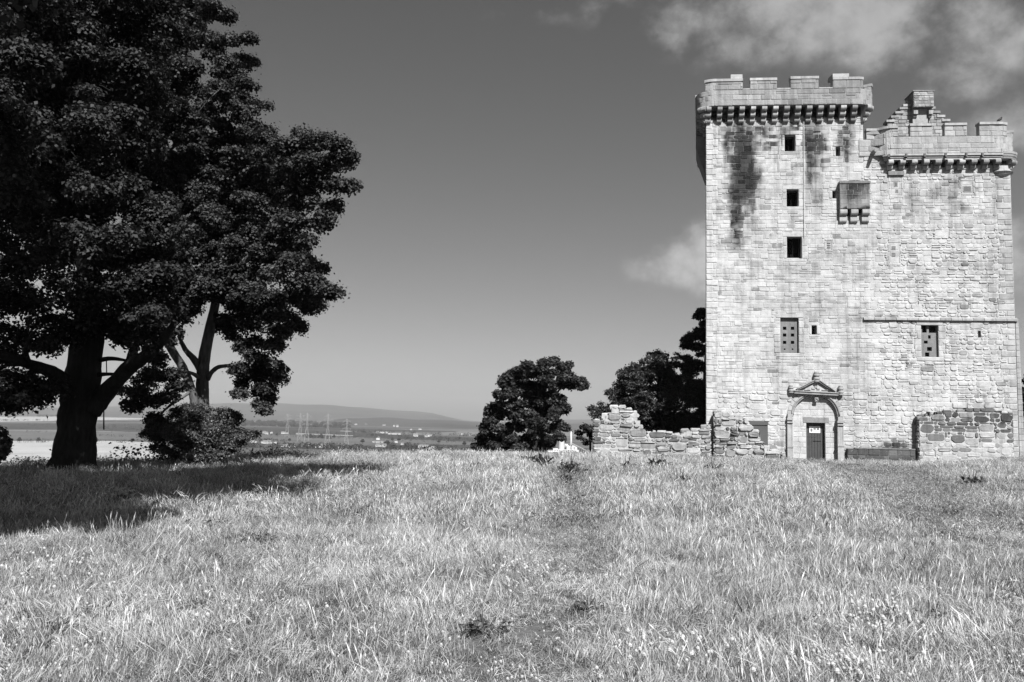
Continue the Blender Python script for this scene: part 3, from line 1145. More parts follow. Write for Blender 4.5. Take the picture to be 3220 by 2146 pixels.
hA = C3(1200, 465, .4)[1] - C3(1200, 672, .0)[1]
cmA = [corbel_mesh(3, 0.295, hA, OV - 0.02, 'corbel') for _ in range(1)]
for tn in (0.42, 0.66):
    m2 = cmA[0].copy(); m2.attributes['tone'].data.foreach_set('value', np.full(len(m2.vertices), tn, np.float32)); cmA.append(m2)
xsA = np.linspace(C3(292, 600, 0)[0], C3(2048, 600, 0)[0], 14)
for u in xsA:
    put_corbel(cmA[r.integers(3)], Mfront(u, zbotA - hA, 0), TN, sx=r.uniform(.92, 1.08))
# along the sides and rear of the tall block, and splayed at the corners
def side_corbels(p0, p1, outd, me_list, z, step=0.62, s0=0.3):
    L = np.linalg.norm(p1 - p0)
    k = s0
    while k < L - 0.2:
        put_corbel(me_list[r.integers(len(me_list))], tuple(p0 + (p1 - p0) * k / L) + (z,), outd)
        k += step


outL = np.array([-TL[1], TL[0]])
side_corbels(TO[:2], BL[:2], outL, cmA, zbotA - hA, 0.62, 0.55)
side_corbels(MA[:2], MBk[:2], TU[:2], cmA, zbotA - hA, 0.62, 0.55)
side_corbels(BL[:2], MBk[:2], RDIR[:2], cmA, zbotA - hA, 0.8)
for cp, dirs in ((TO[:2], [TN[:2] * .8 + outL * .35, TN[:2] + outL, TN[:2] * .35 + outL]), (MA[:2], [TN[:2] * .9 + TU[:2] * .4, TN[:2] + TU[:2] * 1.05, TN[:2] * .3 + TU[:2]])):
    for d_ in dirs:
        d_ = d_ / np.linalg.norm(d_)
        put_corbel(cmA[r.integers(3)], tuple(cp) + (zbotA - hA + 0.003,), d_, sx=.9)
# tapering chute on the left wall
c0 = TO[:2] + TL[:2] * 2.6
zt_, z1_, z2_ = C3(145, 640)[1], C3(195, 790)[1], C3(255, 1120)[1]
V = []
for (zc, pr) in ((zt_, OV), (z1_, 0.62), (z2_, 0.05)):
    for k_ in (0, 2.6):
        base = c0 + TL[:2] * k_
        V += [tuple(base) + (zc,), tuple(base + outL * pr) + (zc,)]
mb = MB()
mb.add(V, [[0, 1, 3, 2], [0, 4, 5, 1], [4, 8, 9, 5], [2, 3, 7, 6], [6, 7, 11, 10], [1, 5, 7, 3], [5, 9, 11, 7], [8, 10, 11, 9]], .4)
mb.build('corbelled_chute', M_STONE, tower)

# --- the lower block's parapet: starts flush with the wall, swings out, rounds the far corner
OB = 0.52
uS0, uS1, uS2 = C4(335, 650)[0], C4(450, 650)[0], C4(640, 650, OB)[0]
pts = [pl(WA - .25, 0.05), pl(uS1, 0.05)]
for t_ in np.linspace(0.15, 1, 6):
    k_ = t_ * t_ * (3 - 2 * t_)
    pts.append(pl(uS1 + (uS2 - uS1) * t_, 0.05 + (OB - 0.05) * k_))
frB = pl(C4(2242, 800, OB)[0] + .33, OB)
frBb = frB + (RDIR * (LDEP + OB))[:2]
pts += [p for p in round_corner(pts[-1], frB, frBb, 1.1)]
nfB = len(pts) - 1
pts += [frBb]
MPB, LB, cumB = make_path(pts)
sfB = cumB[nfB]
zsB = C4(1250, 687, OB)[1]
zbB = C4(1250, 905, OB)[1]
core = MB()
core.box(MPB, 0, LB, zbB, zsB - 0.01, -0.40, 0.0, 0.55, 90)
core.build('parapet_wall', M_MORTAR, tower)
lich2 = lambda s, z: float(np.clip(r.normal(0.52, 0.05), .36, .66))
ashlar(SP, MPB, 0, sfB, zbB, zsB, r, lich2, (0.28, 0.33), (0.55, 0.9))
ashlar(SP, MPB, sfB, LB, zbB, zsB, r, lich2, (0.34, 0.42), (0.9, 1.6))
merB = []
for x0, x1, yt in [(340, 745, 556), (897, 1182, 525), (1338, 1622, 518), (1782, 2148, 505)]:
    sA = s_of(MPB, LB, C4(x0, yt, OB if x0 > 600 else .05)[0], 0, 0, sfB)
    sB = s_of(MPB, LB, C4(x1, yt, OB)[0], 0, 0, sfB)
    merB.append((sA, sB, C4((x0 + x1) / 2, yt, OB)[1]))
s = sfB - 0.25
merB.append((s, s + 0.9, merB[-1][2] - 0.2)); s += 2.3
while s < LB - 1.7:
    merB.append((s, s + 1.5, merB[0][2])); s += 2.4
for (a, b, zt_) in merB:
    nseg = max(2, int((b - a) / 0.15))
    MB().box(MPB, a, b, zsB + 0.004, zt_ - 0.15, -0.36, -0.006, 0.55, nseg).build('merlon', M_MORTAR, tower)
    ashlar(SP, MPB, a, b, zsB + 0.004, zt_ - 0.15, r, lich2, (0.26, 0.34), (0.5, 0.85))
    n_c = max(1, int(round((b - a) / 1.0)))
    for q in range(n_c):
        MB().box(MPB, a + (b - a) * q / n_c - .012, a + (b - a) * (q + 1) / n_c + .012 - .02, zt_ - .145, zt_ - .002, -0.42, 0.07, float(r.uniform(.48, .62)), 6).build('coping_stone', M_STONE, tower)
SP.build(M_ASHLAR, tower, 0, 'stone', 'parapet_stonework')
# parapet stones: the front ones one by one
# moulded course with weep holes under the parapet
zc1, zc0 = zbB, C4(1250, 975, OB)[1]
for k_, (dz0, dz1, dd) in enumerate([(0.0, .33, -.02), (.35, .66, -.09), (.68, 1.0, -.14)]):
    m_ = MB()
    z1 = zc1 - (zc1 - zc0) * dz0 - .004; z0 = zc1 - (zc1 - zc0) * dz1
    sst = cumB[4]
    edges = [sst]
    for x in (632, 850, 1085, 1352, 1612, 1820):
        sc_ = s_of(MPB, LB, C4(x, 930, OB)[0], 0, 0, sfB)
        edges += [sc_ - .07, sc_ + .07] if k_ < 2 else []
    edges.append(LB)
    for a, b in zip(edges[::2], edges[1::2]):
        m_.box(MPB, a, b, z0, z1, -0.5, dd + .03, float(r.uniform(.5, .62)), max(2, int((b - a) / .25)))
    m_.build('moulded_course', M_STONE, tower)
for x in (632, 850, 1085, 1352, 1612, 1820):
    sc_ = s_of(MPB, LB, C4(x, 930, OB)[0], 0, 0, sfB)
    MB().box(MPB, sc_ - .05, sc_ + .05, zc0 + .12, zc1 - .03, -0.06, 0.09, .2, 1).build('weep_spout', M_STONE, tower)
hB = zc0 - C4(1250, 1122, 0)[1]
cmB = [corbel_mesh(2, 0.31, hB, OB - 0.04, 'corbel')]
for tn in (0.38, 0.62):
    m2 = cmB[0].copy(); m2.attributes['tone'].data.foreach_set('value', np.full(len(m2.vertices), tn, np.float32)); cmB.append(m2)
for u in np.linspace(C4(627, 1050)[0], C4(1985, 1050)[0], 10):
    put_corbel(cmB[r.integers(3)], Mfront(u, zc0 - hB, 0), TN, sx=r.uniform(.9, 1.1))
FRp = TO + TU * UR
for d_ in (TN[:2] + TU[:2] * .45, TN[:2] + TU[:2] * 1.4, TU[:2] + TN[:2] * .2):
    put_corbel(cmB[r.integers(3)], tuple(FRp[:2] - TU[:2] * .1 - TN[:2] * .1) + (zc0 - hB + .003,), d_ / np.linalg.norm(d_), sx=1.0)
side_corbels(FRp[:2], BR[:2], TU[:2], cmB, zc0 - hB, 0.8, 0.7)
# ring mouldings and cone below the round corner
cn = FRp - TU * 0.42 - TN * (-0.0) + (-TN) * 0.42
zq = C4(2080, 1200)[1]
prof = []
for (zz2, rr2) in [(0, .10), (.02, .50), (.12, .62), (.15, .56), (.17, .60), (.27, .72), (.31, .64), (.6, .60)]:
    prof.append((rr2, zz2))
MB().lathe((cn[0], cn[1], zq), prof, 24, .55).build('corner_ring_corbel', M_STONE, tower)
zr = C4(2150, 965, OB)[1]
MB().lathe((cn[0], cn[1], zr), [(.6, 0), (.86, .02), (.89, .08), (.85, .1), (.90, .16), (.93, .24), (.89, .26), (.93, .3), (.95, .42), (.7, .44)], 28, .56).build('corner_ring_moulding', M_STONE, tower)

# lintel over the blind window below the right corbels
c = rc(C1, 1410, 748, 1520, 775)
MB().box(Mfront, c[0], c[1], c[2], c[3], -.02, .13, .3).build('hood_stone', M_STONE, tower)

# window contents
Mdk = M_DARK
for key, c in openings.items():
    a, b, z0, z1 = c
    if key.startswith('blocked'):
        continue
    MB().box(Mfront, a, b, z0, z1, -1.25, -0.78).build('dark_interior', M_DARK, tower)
wa, wb, wz0, wz1 = openings['third window']
fr_ = MB()
fr_.box(Mfront, wa + .02, wb - .02, wz0 + .06, wz0 + .085, -.30, -.27, .85)
fr_.build('window_bar', M_CABLE, tower)
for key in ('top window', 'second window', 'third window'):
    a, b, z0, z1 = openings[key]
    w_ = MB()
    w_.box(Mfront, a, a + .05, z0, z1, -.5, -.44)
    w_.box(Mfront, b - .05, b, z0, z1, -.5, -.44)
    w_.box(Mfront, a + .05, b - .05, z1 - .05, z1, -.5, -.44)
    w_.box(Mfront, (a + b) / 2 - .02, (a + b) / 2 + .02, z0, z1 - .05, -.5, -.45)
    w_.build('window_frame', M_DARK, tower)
# perforated slab in the left blocked window
a, b, z0, z1 = openings['blocked window left']
def perforated(c, holes, mat, tone, name, dep=-0.17):
    a, b, z0, z1 = c
    U_ = sorted({a, b} | {h[0] for h in holes} | {h[1] for h in holes})
    Z_ = sorted({z0, z1} | {h[2] for h in holes} | {h[3] for h in holes})
    m_ = MB()
    for i in range(len(U_) - 1):
        for k in range(len(Z_) - 1):
            um, zm = (U_[i] + U_[i + 1]) / 2, (Z_[k] + Z_[k + 1]) / 2
            if any(h[0] < um < h[1] and h[2] < zm < h[3] for h in holes): continue
            m_.add([Mfront(U_[i], Z_[k], dep), Mfront(U_[i + 1], Z_[k], dep), Mfront(U_[i + 1], Z_[k + 1], dep), Mfront(U_[i], Z_[k + 1], dep)], [[0, 1, 2, 3]], tone)
    for h in holes:
        q = [(h[0], h[2]), (h[1], h[2]), (h[1], h[3]), (h[0], h[3])]
        V = [Mfront(x, z, dep) for x, z in q] + [Mfront(x, z, dep - .16) for x, z in q]
        m_.add(V, [[0, 4, 5, 1], [1, 5, 6, 2], [2, 6, 7, 3], [3, 7, 4, 0]], tone)
        m_.add(V[4:], [[0, 1, 2, 3]], .03)
    m_.build(name, mat, tower)


hl = []
for yy in (510, 557, 608, 655):
    for xx in (702, 757):
        hl.append(rc(C2, xx - (12 if yy < 640 else 6), yy - (11 if yy < 640 else 5), xx + (12 if yy < 640 else 6), yy + (11 if yy < 640 else 5)))
perforated(openings['blocked window left'], hl, M_STONE, .30, 'perforated_slab')
hl = [rc(C2, x, y, x2, y2) for x, y, x2, y2 in [(1655, 492, 1688, 540), (1702, 492, 1755, 542), (1697, 558, 1716, 582), (1668, 596, 1695, 616), (1690, 640, 1724, 668), (1676, 678, 1706, 706)]]
perforated(openings['blocked window right'], hl, M_STONE, .28, 'vented_blocking')
for (x, y, w2, h2) in [(992, 1236, 22, 44), (1437, 1262, 28, 28), (1438, 1308, 26, 28)]:
    c = rc(C1, x, y, x + w2, y + h2)
    g_ = MB()
    nb = 3
    for q in range(nb):
        zc = c[2] + (c[3] - c[2]) * (q + .5) / nb
        g_.box(Mfront, c[0], c[1], zc - .02, zc + .02, .0, .035, .3)
    g_.build('vent_grille', M_STONE, tower)
for (x, y, w2, h2) in [(1452, 820, 28, 34), (1462, 870, 22, 22), (1930, 848, 60, 40)]:
    c = rc(C1, x, y, x + w2, y + h2)
    MB().box(Mfront, c[0], c[1], c[2], c[3], 0, .03, .42).box(Mfront, c[0] + .05, c[1] - .05, c[2] + .04, c[3] - .04, .0, .036, .2).build('vent_block', M_STONE, tower)

# box machicolation
c = rc(C1, 1070, 828, 1276, 1012)
a, b = c[0], c[1]
bx = MB()
bx.box(Mfront, a, b, c[2], c[3], -.02, .34, .5)
bxo = bx.build('box_machicolation', M_MORTAR, tower)
SB = Stones()
Mbox = lambda s, z, d: Mfront(s, z, np.asarray(d, float) + .34)
SB.add(Mbox, courses(a, b, c[2], c[3] - .12, (.24, .30), (.32, .55), r), r, lambda u, z: float(r.uniform(.26, .44)), lambda S, Z: np.clip(tower_stain_shade(S, Z) * 1.0 + .1, 0, 1), (.004, .014), .006, .5)
SB.items += []
SB.build(M_STONE, bxo, 40)
MB().box(Mfront, a - .04, b + .04, c[3] - .11, c[3] + .01, -.02, .39, .25).build('roof_slab', M_STONE, bxo)
hC = c[2] - C1(1170, 1105)[1]
cmC = corbel_mesh(2, 0.40, hC, .34, 'corbel')
for x in (1097, 1172, 1250):
    put_corbel(cmC, Mfront(C1(x, 1050)[0], c[2] - hC, 0), TN, bxo)
# gargoyle spout
u, z = C1(1303, 628)
sp_ = MB()
sp_.tube([Mfront(u, z, -.05), Mfront(u, z + .05, .35), Mfront(u, z + .02, .7)], [.13, .12, .09], 8, .4)
sp_.build('gargoyle_spout', M_STONE, tower)
# lightning conductor
p0 = C1(828, 405); p1 = C1(832, 1200)
MB().tube([Mfront(p0[0], p0[1], .09), Mfront(p1[0], p1[1], .09)], [.016, .016], 6).build('lightning_cable', M_CABLE, tower)

# --- gable and chimney behind the lower parapet
GO = -2.4
def gp(x, y): return C4(x, y, GO)
Mg = lambda s, z, d: Mfront(s, z, np.asarray(d, float) + GO)
SG = Stones()
zbase = zb2
steps = [(-1, 0)]
lx = [(607, 482), (665, 428), (720, 374), (775, 320), (822, 283), (868, 245)]
rx = [(1395, 482), (1330, 428), (1268, 374), (1205, 330), (1165, 283), (1140, 245)]
rows = []
zprev = zbase
gcore = MB()
for (l, rr_) in zip(lx, rx):
    ul, zt1 = gp(l[0], l[1]); ur, _ = gp(rr_[0], rr_[1])
    rows.append((ul, ur, zprev, zt1)); zprev = zt1
for (ul, ur, z0, z1) in rows:
    gcore.box(Mg, ul + .02, ur - .02, z0, z1 - .005, -.5, -.01, .45)
    SG.add(Mg, courses(ul, ur, z0, z1, (.15, .24), (.25, .5), r), r, lambda u, z: float(r.uniform(.3, .6)), None, (.01, .04), .008)
gab = gcore.build('gable_wall', M_MORTAR, tower)
SG.build(M_STONE, gab, 120)
for (ul, ur, z0, z1) in rows:
    for e0, e1 in ((ul - .06, ul + .42), (ur - .42, ur + .06)):
        MB().box(Mg, e0, e1, z1 - .13, z1 + .01, -.6, .08, float(r.uniform(.35, .6))).build('crow_step', M_STONE, gab)
c = rc(gp, 905, 158, 1160, 350)
ch = MB().box(Mg, c[0], c[1], c[2], c[3], -.9, .55, .4).build('chimney_stack', M_MORTAR, tower)
SC = Stones()
SC.add(lambda s, z, d: Mg(s, z, np.asarray(d, float) + .55), courses(c[0], c[1], c[2], c[3], (.13, .22), (.22, .5), r), r, lambda u, z: float(r.uniform(.22, .62)), None, (.01, .04), .008)
Mside = lambda s, z, d: (TO + TU * (c[0] - 0) + TN * (GO))[None, :] * 1.0 + np.asarray(s, float)[..., None] * TN - np.asarray(d, float)[..., None] * TU + np.asarray(z, float)[..., None] * TZ
SC.add(Mside, courses(-.9, .55, c[2], c[3], (.15, .22), (.25, .5), r), r, lambda u, z: float(r.uniform(.22, .45)), None, (.01, .03), .008)
SC.build(M_STONE, ch, 60)
MB().box(Mg, c[0] - .05, c[1] + .05, c[3] + .002, c[3] + .06, -.95, .6, .35).build('chimney_cap', M_STONE, ch)
c2 = rc(gp, 915, 350, 1110, 560)
MB().box(Mg, c2[0], c2[1], zbase, c2[3] - .003, -.005, .22, .52).build('flue_breast', M_STONE, tower)
for (x0_, x1_) in ((915, 970), (1108, 1158)):
    q0, q1 = gp(x0_, 380), gp(x1_, 430)
    MB().box(Mg, q0[0], q1[0], q1[1], q0[1], .0, .42, .5).box(Mg, q0[0] + .02, q1[0] - .02, q1[1] - .16, q1[1] - .01, .0, .3, .45).build('chimney_corbel', M_STONE, ch)
# pitched roof behind the gable
ul, _ = gp(640, 500); ur, _ = gp(1360, 500); ua, za = gp(1000, 235)
za -= .3
V = [Mg(ul, zbase, -.5), Mg(ua, za, -.5), Mg(ur, zbase, -.5), Mg(ul, zbase, -8.3), Mg(ua, za, -8.3), Mg(ur, zbase, -8.3)]
rf = MB(); rf.add(V, [[0, 3, 4, 1], [1, 4, 5, 2], [3, 5, 4]], .3); rf.build('slate_roof', M_SLATE, tower)

# --- doorway
# spandrels of the recess: fill between the square recess and the arch, level with the wall core
sp2 = MB()
N = 24
top = arch_rect[3]
arcp = [(axc - arr * math.cos(math.pi * i / N), az_s + arr * math.sin(math.pi * i / N)) for i in range(N + 1)]
for i in range(N):
    (a0, b0), (a1, b1) = arcp[i], arcp[i + 1]
    sp2.add([Mfront(a0, b0, .004), Mfront(a1, b1, .004), Mfront(a1, top + .001, .004), Mfront(a0, top + .001, .004)], [[0, 1, 2, 3]], .6)
    sp2.add([Mfront(a0, b0, .004), Mfront(a1, b1, .004), Mfront(a1, b1, -.41), Mfront(a0, b0, -.41)], [[0, 3, 2, 1]], .6)
sp2.build('arch_soffit', M_MORTAR, tower)
arch_ro = arr + 0.36
# voussoirs: outer ring and a roll moulding
nv = 15
for i in range(nv):
    t0, t1 = math.pi * i / nv, math.pi * (i + 1) / nv
    V = []
    for t_ in (t0 + .008, (t0 + t1) / 2, t1 - .008):
        for rr_, dd in ((arr - .0, -.06), (arr - .0, .03), (arr + .10, .07), (arch_ro, .045), (arch_ro, -.03)):
            V.append(Mfront(axc - rr_ * math.cos(t_), az_s + rr_ * math.sin(t_), dd))
    F = []
    for k_ in range(2):
        F += [[k_ * 5 + q, k_ * 5 + 5 + q, k_ * 5 + 6 + q, k_ * 5 + 1 + q] for q in range(4)]
    F += [[0, 1, 2, 3, 4], [14, 13, 12, 11, 10]]
    m_ = MB(); m_.add(V, F, float(r.uniform(.52, .66))); m_.build('voussoir', M_STONE, tower)
roll = MB()
roll.tube([Mfront(axc - (arr + .12) * math.cos(t_), az_s + (arr + .12) * math.sin(t_), .07) for t_ in np.linspace(0.05, math.pi - .05, 30)], [.05] * 30, 8, .45)
roll.tube([Mfront(axc - (arr + .02) * math.cos(t_), az_s + (arr + .02) * math.sin(t_), .03) for t_ in np.linspace(0.05, math.pi - .05, 30)], [.03] * 30, 6, .4)
roll.build('arch_moulding', M_STONE, tower, True)
ks = C5(745, 565)
MB().box(Mfront, ks[0] - .10, ks[0] + .10, ks[1] - .12, ks[1] + .12, .02, .10, .5).tube([Mfront(ks[0] - .08, ks[1] - .05, .10), Mfront(ks[0] - .03, ks[1] + .06, .12), Mfront(ks[0] + .03, ks[1] + .06, .12), Mfront(ks[0] + .08, ks[1] - .05, .10)], [.04, .05, .05, .04], 8, .5).build('keystone', M_STONE, tower)
# tympanum and door jamb masonry at the back of the recess
d0u, dz1 = C5(590, 893, -.4); d1u, dz0 = C5(862, 1396, -.4)
dz0 = min(dz0, -0.34)
door_hole = (d0u, d1u, azb, dz1)
li0, lz1 = C5(549, 824, -.4); li1, _ = C5(906, 830, -.4)
lint = (li0, li1, dz1, lz1)
ST = Stones()
RD = -.15
Mrec = lambda s, z, d: Mfront(s, z, np.asarray(d, float) + RD)
rects = courses(ax0 - .02, ax1 + .02, azb, az_s + arr, (.27, .36), (.35, .7), r, [door_hole, lint])
rects = [q for q in rects if (q[2] + q[3]) / 2 < az_s or math.hypot((q[0] + q[1]) / 2 - axc, (q[2] + q[3]) / 2 - az_s) < arr + .1]
ST.add(Mrec, rects, r, lambda u, z: float(r.uniform(.6, .74)), None, (.008, .02), .006, .6)
arch_back = MB().box(Mfront, ax0 + .003, d0u, azb, az_s + arr, -.415, RD - .003, .66).box(Mfront, d1u, ax1 - .003, azb, az_s + arr, -.415, RD - .003, .66).box(Mfront, d0u + .002, d1u - .002, dz1, az_s + arr - .002, -.413, RD - .003, .66)
# leave the doorway as its own recess in front of the backing
ab = arch_back.build('recess_masonry', M_MORTAR, tower)
ST.build(M_STONE, ab, 60)
MB().box(Mfront, lint[0], lint[1], lint[2], lint[3], RD - .02, RD + .035, .34).build('door_lintel', M_STONE, tower)
# door
door = MB().box(Mfront, d0u + .05, d1u - .07, dz0, dz1 - .02, -.424, -.405, .3)
door.box(Mfront, d0u, d0u + .05, dz0, dz1, -.424, -.395, .3).box(Mfront, d1u - .07, d1u, dz0, dz1, -.424, -.385, .3)
do = door.build('door', M_DOOR, tower)
for q in range(1, 6):
    uu = d0u + .05 + (d1u - d0u - .12) * q / 6
    MB().box(Mfront, uu - .006, uu + .006, dz0 + .05, dz1 - .06, -.404, -.399, .3).build('door_batten', M_DARK, do)
for (y, x0_, x1_) in ((1090, 620, 740), (1155, 700, 812)):
    q0 = C5(x0_, y - 4, -.4); q1 = C5(x1_, y + 4, -.4)
    MB().box(Mfront, q0[0], q1[0], q1[1], q0[1], -.402, -.385, .3).build('door_ironwork', M_PANEL if y < 1100 else M_DARK, do)
q0 = C5(650, 945, -.39); q1 = C5(802, 1040, -.39)
no = MB().box(Mfront, q0[0], q1[0], q1[1], q0[1], -.40, -.386).build('paper_notice', M_PAPER, do)
pw, phh = q1[0] - q0[0], q0[1] - q1[1]
pr = MB()
for (fx0, fx1, fy0, fy1) in [(.08, .30, .35, .85), (.36, .62, .30, .55), (.38, .60, .65, .70), (.38, .6, .75, .8), (.68, .92, .28, .60), (.70, .9, .68, .72), (.70, .88, .78, .82), (.1, .9, .12, .2)]:
    pr.box(Mfront, q0[0] + pw * fx0, q0[0] + pw * fx1, q0[1] - phh * fy1, q0[1] - phh * fy0, -.386, -.384)
pr.build('notice_print', M_PRINT, do)
# columns with capitals and bases
for side, (xa, xb, ycap0, ycap1, yb0, yb1) in {'l': (332, 412, 826, 900, 1220, 1345), 'r': (1040, 1128, 868, 938, 1205, 1400)}.items():
    u0_, zc1_ = C5(xa, ycap0, .1); u1_, zc0_ = C5(xb, ycap1, .1)
    zb1_ = C5(xa, yb0, .1)[1]; zb0_ = -.45
    uc = (u0_ + u1_) / 2; hw = (u1_ - u0_) / 2
    col = MB().box(Mfront, uc - hw * .72, uc + hw * .72, zb1_, zc0_, 0.0, .16, .55)
    cz_ = zb1_
    while cz_ < zc0_ - .2:
        cz_ += .62
    col.tube([Mfront(uc + hw * .75, zb1_, .13), Mfront(uc + hw * .75, zc0_, .13)], [.05, .05], 8, .5)
    col.tube([Mfront(uc - hw * .75, zb1_, .13), Mfront(uc - hw * .75, zc0_, .13)], [.05, .05], 8, .5)
    co = col.build('column', M_STONE, tower)
    cp_ = MB().box(Mfront, uc - hw * 1.1, uc + hw * 1.1, zc0_ + (zc1_ - zc0_) * .55, zc1_, 0, .26, .5).box(Mfront, uc - hw * .9, uc + hw * .9, zc0_, zc0_ + (zc1_ - zc0_) * .53, 0, .2, .42)
    cp_.tube([Mfront(uc - hw, zc0_ + .02, .2), Mfront(uc + hw, zc0_ + .02, .2)], [.04, .04], 8, .45)
    cp_.build('capital', M_STONE, co)
    MB().box(Mfront, uc - hw, uc + hw, zb0_, zb1_ - .1, 0, .22, .55).box(Mfront, uc - hw * 1.08, uc + hw * 1.08, zb1_ - .1, zb1_, 0, .25, .5).build('column_base', M_STONE, co)
    zi = zc1_
    im = MB().box(Mfront, uc - hw * .8, uc + hw * .9, zi, C5(xa, ycap0 - 55, .1)[1], 0, .2, .5)
    im.build('impost_block', M_STONE, co)
# pediment with three finials
def finial(x0, y0, x1, y1, name='finial'):
    u0_, z1_ = C5(x0, y0, .15); u1_, z0_ = C5(x1, y1, .15)
    uc, R_, H = (u0_ + u1_) / 2, (u1_ - u0_) / 2, z1_ - z0_
    c_ = Mfront(uc, z0_, R_ * .75)
    prof = [(.0, 0), (.55, .02), (.9, .1), (.92, .2), (.7, .24), (1.0, .3), (1.0, .42), (.7, .47), (.62, .52), (.9, .6), (.95, .72), (.7, .78), (.55, .8), (.72, .86), (.66, .96), (.2, 1.0)]
    return MB().lathe(tuple(c_), [(a_ * R_, b_ * H) for a_, b_ in prof], 14, .5).build(name, M_STONE, tower, False)


finial(352, 362, 434, 487); finial(1048, 368, 1138, 520); finial(704, 172, 800, 335)
pb0 = C5(432, 468, .1); pb1 = C5(1050, 500, .1)
ped = MB()
def bar(p, q, th, d, tone):
    p, q = np.array(p), np.array(q)
    t_ = (q - p) / np.linalg.norm(q - p); n_ = np.array([-t_[1], t_[0]]) * th / 2
    V = []
    for dd in (0, d):
        for s_ in (p - n_, q - n_, q + n_, p + n_):
            V.append(Mfront(s_[0], s_[1], dd))
    ped.add(V, [[0, 1, 2, 3][::-1], [4, 5, 6, 7], [0, 4, 5, 1][::-1], [1, 5, 6, 2][::-1], [2, 6, 7, 3][::-1], [3, 7, 4, 0][::-1]], tone)


bar(pb0, pb1, .13, .24, .42)
bar((pb0[0], pb0[1] + .09), (pb1[0], pb1[1] + .09), .05, .29, .5)
apx = C5(750, 300, .1)
bar((pb0[0] + .15, pb0[1] + .16), (apx[0] - .05, apx[1]), .10, .2, .38)
bar((apx[0] + .05, apx[1]), (pb1[0] - .1, pb1[1] + .14), .10, .2, .38)
bar((pb0[0] + .2, pb0[1] + .22), (apx[0] - .05, apx[1] + .07), .04, .25, .5)
bar((apx[0] + .05, apx[1] + .07), (pb1[0] - .15, pb1[1] + .20), .04, .25, .5)
ped.build('pediment', M_STONE, tower)
# carved relief panel inside the pediment
rel = MB()
pa, pq = C5(620, 425, .1), C5(905, 440, .1)
rel.add([Mfront(pb0[0] + .5, pb0[1] + .12, .07), Mfront(pb1[0] - .5, pb1[1] + .12, .07), Mfront(apx[0], apx[1] - .1, .07)], [[0, 1, 2]], .62)
for (x, y, w_, h_) in [(700, 400, 30, 26), (735, 375, 26, 30), (770, 402, 28, 26), (610, 428, 60, 7), (860, 432, 70, 7)]:
    a_ = C5(x, y, .1)
    rel.box(Mfront, a_[0] - w_ / 4.48 / 116, a_[0] + w_ / 4.48 / 58, a_[1] - h_ / 4.48 / 58, a_[1], .07, .12, .5)
rel.build('carved_panel', M_STONE, tower)

# steel panel beside the ruin
c = rc(C6, 1862, 752, 2064, 1030)
mp_ = MB().box(Mfront, c[0], c[1], c[2] - .3, c[3] - .23, .045, .075, .3).box(Mfront, c[0] - .01, c[1] + .01, c[3] - .23, c[3], .045, .12, .3)
tag(mp_.build('steel_panel', M_PANEL, tower), 'flat grey steel panel closing a low opening')

# bird
bd = at(3140, 380, 45)
ub, zbd = C4(2042, 500, OB - .2)
bp = Mfront(ub, merB[3][2] + .01, OB - .2)
bm_ = MB()
bm_.tube([bp + np.array([-.16, 0, .10]), bp + np.array([-.05, 0, .17]), bp + np.array([.06, 0, .24]), bp + np.array([.13, 0, .27])], [.02, .07, .08, .03], 8)
bm_.tube([bp + np.array([.08, 0, .27]), bp + np.array([.12, 0, .33]), bp + np.array([.16, 0, .34])], [.04, .045, .015], 8)
bm_.tube([bp + np.array([.0, .02, 0]), bp + np.array([.0, .02, .14])], [.01, .01], 5)
bm_.tube([bp + np.array([.03, -.02, 0]), bp + np.array([.03, -.02, .14])], [.01, .01], 5)
tag(bm_.build('bird', M_BIRD, None, True), 'small dark bird perched on the last merlon of the lower parapet', 'bird')


